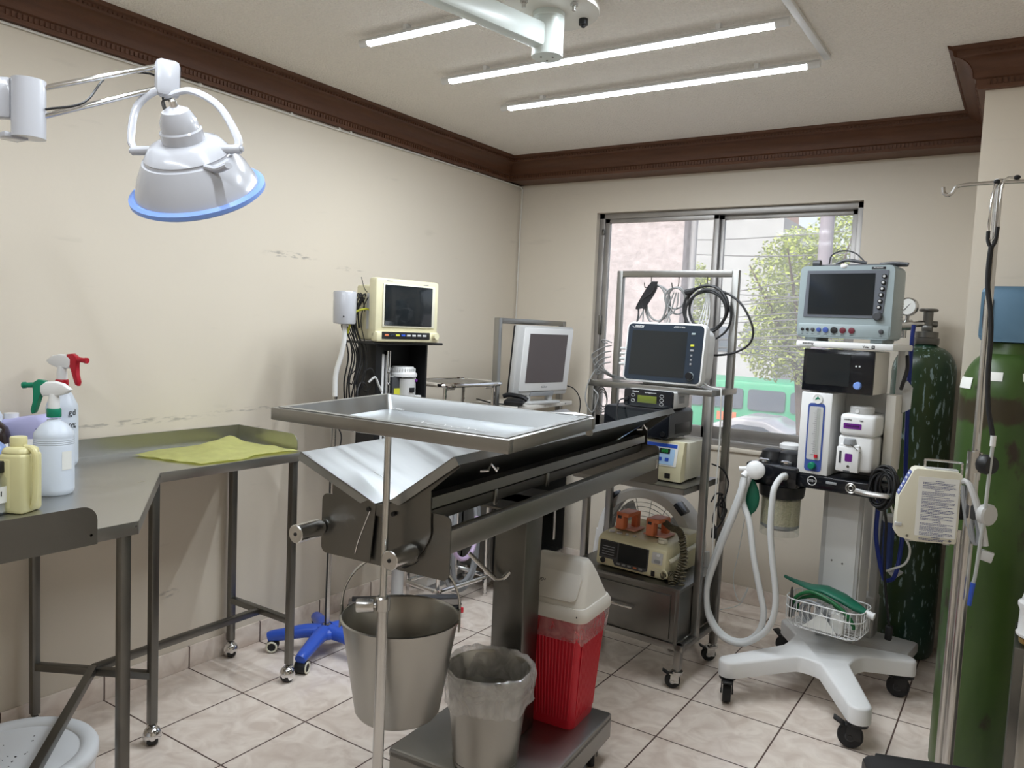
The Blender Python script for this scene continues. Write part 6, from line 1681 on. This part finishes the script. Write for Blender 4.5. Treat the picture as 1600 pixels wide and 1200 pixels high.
# device box
t = thing('suction_pump', 'cream medical pump with printed instructions clamped on the drip stand', 'medical pump', (2.522, .900, .855), 14)
ol = [(-.005, .004), (.0, .012), (.0, .190), (-.010, .198), (-.108, .199), (-.116, .194), (-.148, .118), (-.150, .020), (-.140, .008), (-.098, .0)]
obj('housing', MB().prism(ol, 0, .055, Matrix(((1, 0, 0, 0), (0, 0, 1, 0), (0, 1, 0, 0), (0, 0, 0, 1))), .003), 'cream_pale', t, sharp=40)
obj('instruction_sheet', MB().b6(-.103, -.006, -.0012, .0, .018, .178), 'paper', t)
rr = random.Random(31); ln = MB()
z = .168
for para in (1, 2, 3, 1, 3, 1, 2, 3, 2, 4, 2, 2, 1, 2, 4, 3, 1, 2):
    for q in range(para):
        x = -.092; end = -.012-(rr.uniform(.0, .035) if q == para-1 else rr.uniform(0, .004))
        if para == 1 and rr.random() < .6: x, end = -.062, -.042
        while x < end:
            w = rr.uniform(.002, .006); w = min(w, end-x); ln.b6(x, x+w, -.0018, -.0011, z, z+.0013); x += w+.0011
        z -= .0036
    z -= .0014
obj('sheet_print', ln, 'ink_blue', t)
vm = Vector((-.032, 0, -.076)).normalized()
sp_ = MB(); q0 = Vector((-.1175, .0, .192)); nrm = Vector((-.076, 0, .032)).normalized()
sp_.box(q0+vm*.040+nrm*.0006+Vector((0, .027, 0)), (.0014, .040, .072), 0, Matrix((nrm, Vector((0, 1, 0)), nrm.cross(Vector((0, 1, 0))))).transposed())
obj('name_strip', sp_, 'blue_label', t)
for k in range(5): obj('strip_letter', MB().box(q0+vm*(.013+.0135*k)+nrm*.0016+Vector((0, .026, 0)), (.001, .022, .005), 0, Matrix((nrm, Vector((0, 1, 0)), nrm.cross(Vector((0, 1, 0))))).transposed()), 'white', t)
obj('carry_handle', MB().tube([(-.085, .03, .196), (-.086, .03, .215), (-.080, .03, .221), (-.004, .03, .219), (.002, .03, .213), (.003, .03, .180)], .0034, 8, 3), 'chrome_dull', t)
obj('top_groove', MB().b6(-.085, -.008, .01, .04, .1975, .2005, .001), 'grey_light', t)
obj('latch', MB().b6(-.152, -.135, -.004, .012, .038, .048, .002), 'grey_light', t)
for x, z in ((-.120, .014), (-.018, .012)): obj('screw', MB().cyl((x, -.0016, z), (x, .001, z), .0032, n=12), 'steel_dark', t)
for x in (-.11, -.02): obj('foot', MB().cyl((x, .028, -.005), (x, .028, .003), .008, n=14), 'grey_light', t)
obj('clamp_arm', MB().b6(.0, .012, .01, .04, .07, .15, .003), 'black', t)
m = MB()
m.tube([(.004, .0, .175), (.016, -.012, .176), (.030, -.022, .150), (.044, -.028, .110), (.058, -.03, .060), (.066, -.03, .020)], .0085, 10, 6)
m.box((.071, -.03, -.006), (.030, .020, .026), .003, (0, 12, 0))
tag(obj('suction_hose', m, 'grey_light', loc=(2.520, .905, .855)), 'ribbed grey hose with square end hanging beside the cream pump', 'hose')
m = MB()
for k in range(3): m.tube([(.004, -.004, .165-.012*k), (.012+.004*k, -.012, .11), (.026+.004*k, -.014, .05), (.042, -.016, .020), (.050, -.014, .028), (.044, -.010, .07), (.028, -.010, .13), (.016, -.006, .168)], .0058, 8, 5)
tag(obj('pump_lead', m, 'grey_plastic', loc=(2.520, .905, .855)), 'looped grey leads between the cream pump and the drip stand', 'cable')
# stethoscope
t = thing('stethoscope', 'black stethoscope with chrome ear tubes hanging from the drip stand hook', 'stethoscope', (IX, IY-.016, 0))
obj('ear_tube', MB().tube([(.005, .0, 1.806), (-.008, 0, 1.797), (-.014, -.002, 1.76), (-.0155, -.004, 1.71), (-.0145, -.004, 1.668), (-.010, -.004, 1.656)], .0028, 8, 5), 'chrome', t)
obj('ear_tube', MB().tube([(.032, .0, 1.812), (.018, -.002, 1.812), (.007, -.004, 1.80), (.004, -.006, 1.76), (.004, -.006, 1.70), (.0, -.006, 1.665), (-.006, -.005, 1.655)], .0028, 8, 5), 'chrome', t)
for p in ((.036, .0, 1.812), (-.006, .0, 1.804)): obj('ear_tip', MB().ball(p, (.008, .006, .006), 12, 8), 'rubber', t)
obj('yoke_tubing', MB().tube([(-.0155, -.004, 1.68), (-.014, -.004, 1.655), (-.006, -.006, 1.640), (.002, -.006, 1.655), (.0045, -.006, 1.69)], .0046, 8, 5), 'rubber', t)
obj('tubing', MB().tube([(-.006, -.006, 1.642), (-.008, -.006, 1.60), (-.006, -.007, 1.54), (.006, -.010, 1.47), (.011, -.012, 1.40), (.012, -.012, 1.32), (.018, -.012, 1.24), (.030, -.014, 1.18), (.034, -.014, 1.16)], .0062, 10, 6), 'rubber', t)
t = thing('tube_swab', 'clear tube with white cap and blue tip hanging below the stethoscope', 'tube', (IX+.036, IY-.035, 0))
obj('cap', MB().cyl((.0, 0, 1.135), (0, 0, 1.162), .0068, n=14), 'white', t)
obj('tube', MB().tube([(.0, 0, 1.136), (-.002, 0, 1.05), (-.004, .0, .96), (-.008, 0, .88), (-.012, 0, .80), (-.016, .0, .772)], .0046, 10, 5), 'pvc', t)
obj('blue_tip', MB().tube([(-.0155, 0, .776), (-.018, 0, .745), (-.020, 0, .715)], lambda q: .0062-.001*q, 12, 3), 'blue_hose' if False else 'blue', t)
# equipment at the right edge
t = thing('steel_cabinet', 'tall dark steel cabinet edge beside the large cylinder at the right edge', 'cabinet', (2.668, .80, 0))
obj('body', MB().b6(0, .32, 0, .22, .13, .652, .003), 'steel_dark', t)
for x, y in ((.032, -.008), (.30, -.008), (.032, .21), (.30, .21)): obj('corner_post', MB().b6(x-.011, x+.011, y-.011, y+.011, 0, .655, .002), 'steel_pail', t)
t = thing('white_bottle', 'white bottle with gold lower ring standing on the steel cabinet at the right edge', 'bottle', (2.708, .835, .655))
obj('body', MB().lathe([(.031, .018), (.040, .024), (.041, .030), (.037, .036), (.036, .085), (.041, .098), (.041, .106), (.034, .112), (.030, .13), (.030, .155), (.026, .160), (0, .160)], n=36), 'white', t)
obj('ring', MB().lathe([(.024, 0), (.033, .006), (.034, .018)], n=32), mat('brass', (.6, .42, .16), .3, 1), t)
t = thing('stool', 'black padded stool with chrome band at the bottom right corner', 'stool', (2.600, .392, 0), 20)
obj('seat', MB().prism(rrect(.34, .34, .035, 6), .385, .425, None, .014), 'black', t)
obj('band', MB().tube([(x, y, .372) for x, y in rrect(.325, .325, .035, 5)], .010, 10, 0, True), 'chrome', t)
for sx in (-1, 1):
    for sy in (-1, 1):
        obj('leg', MB().tube([(.14*sx, .14*sy, .375), (.15*sx, .15*sy, .2), (.16*sx, .16*sy, .0)], .011, 12, 2), 'chrome', t)
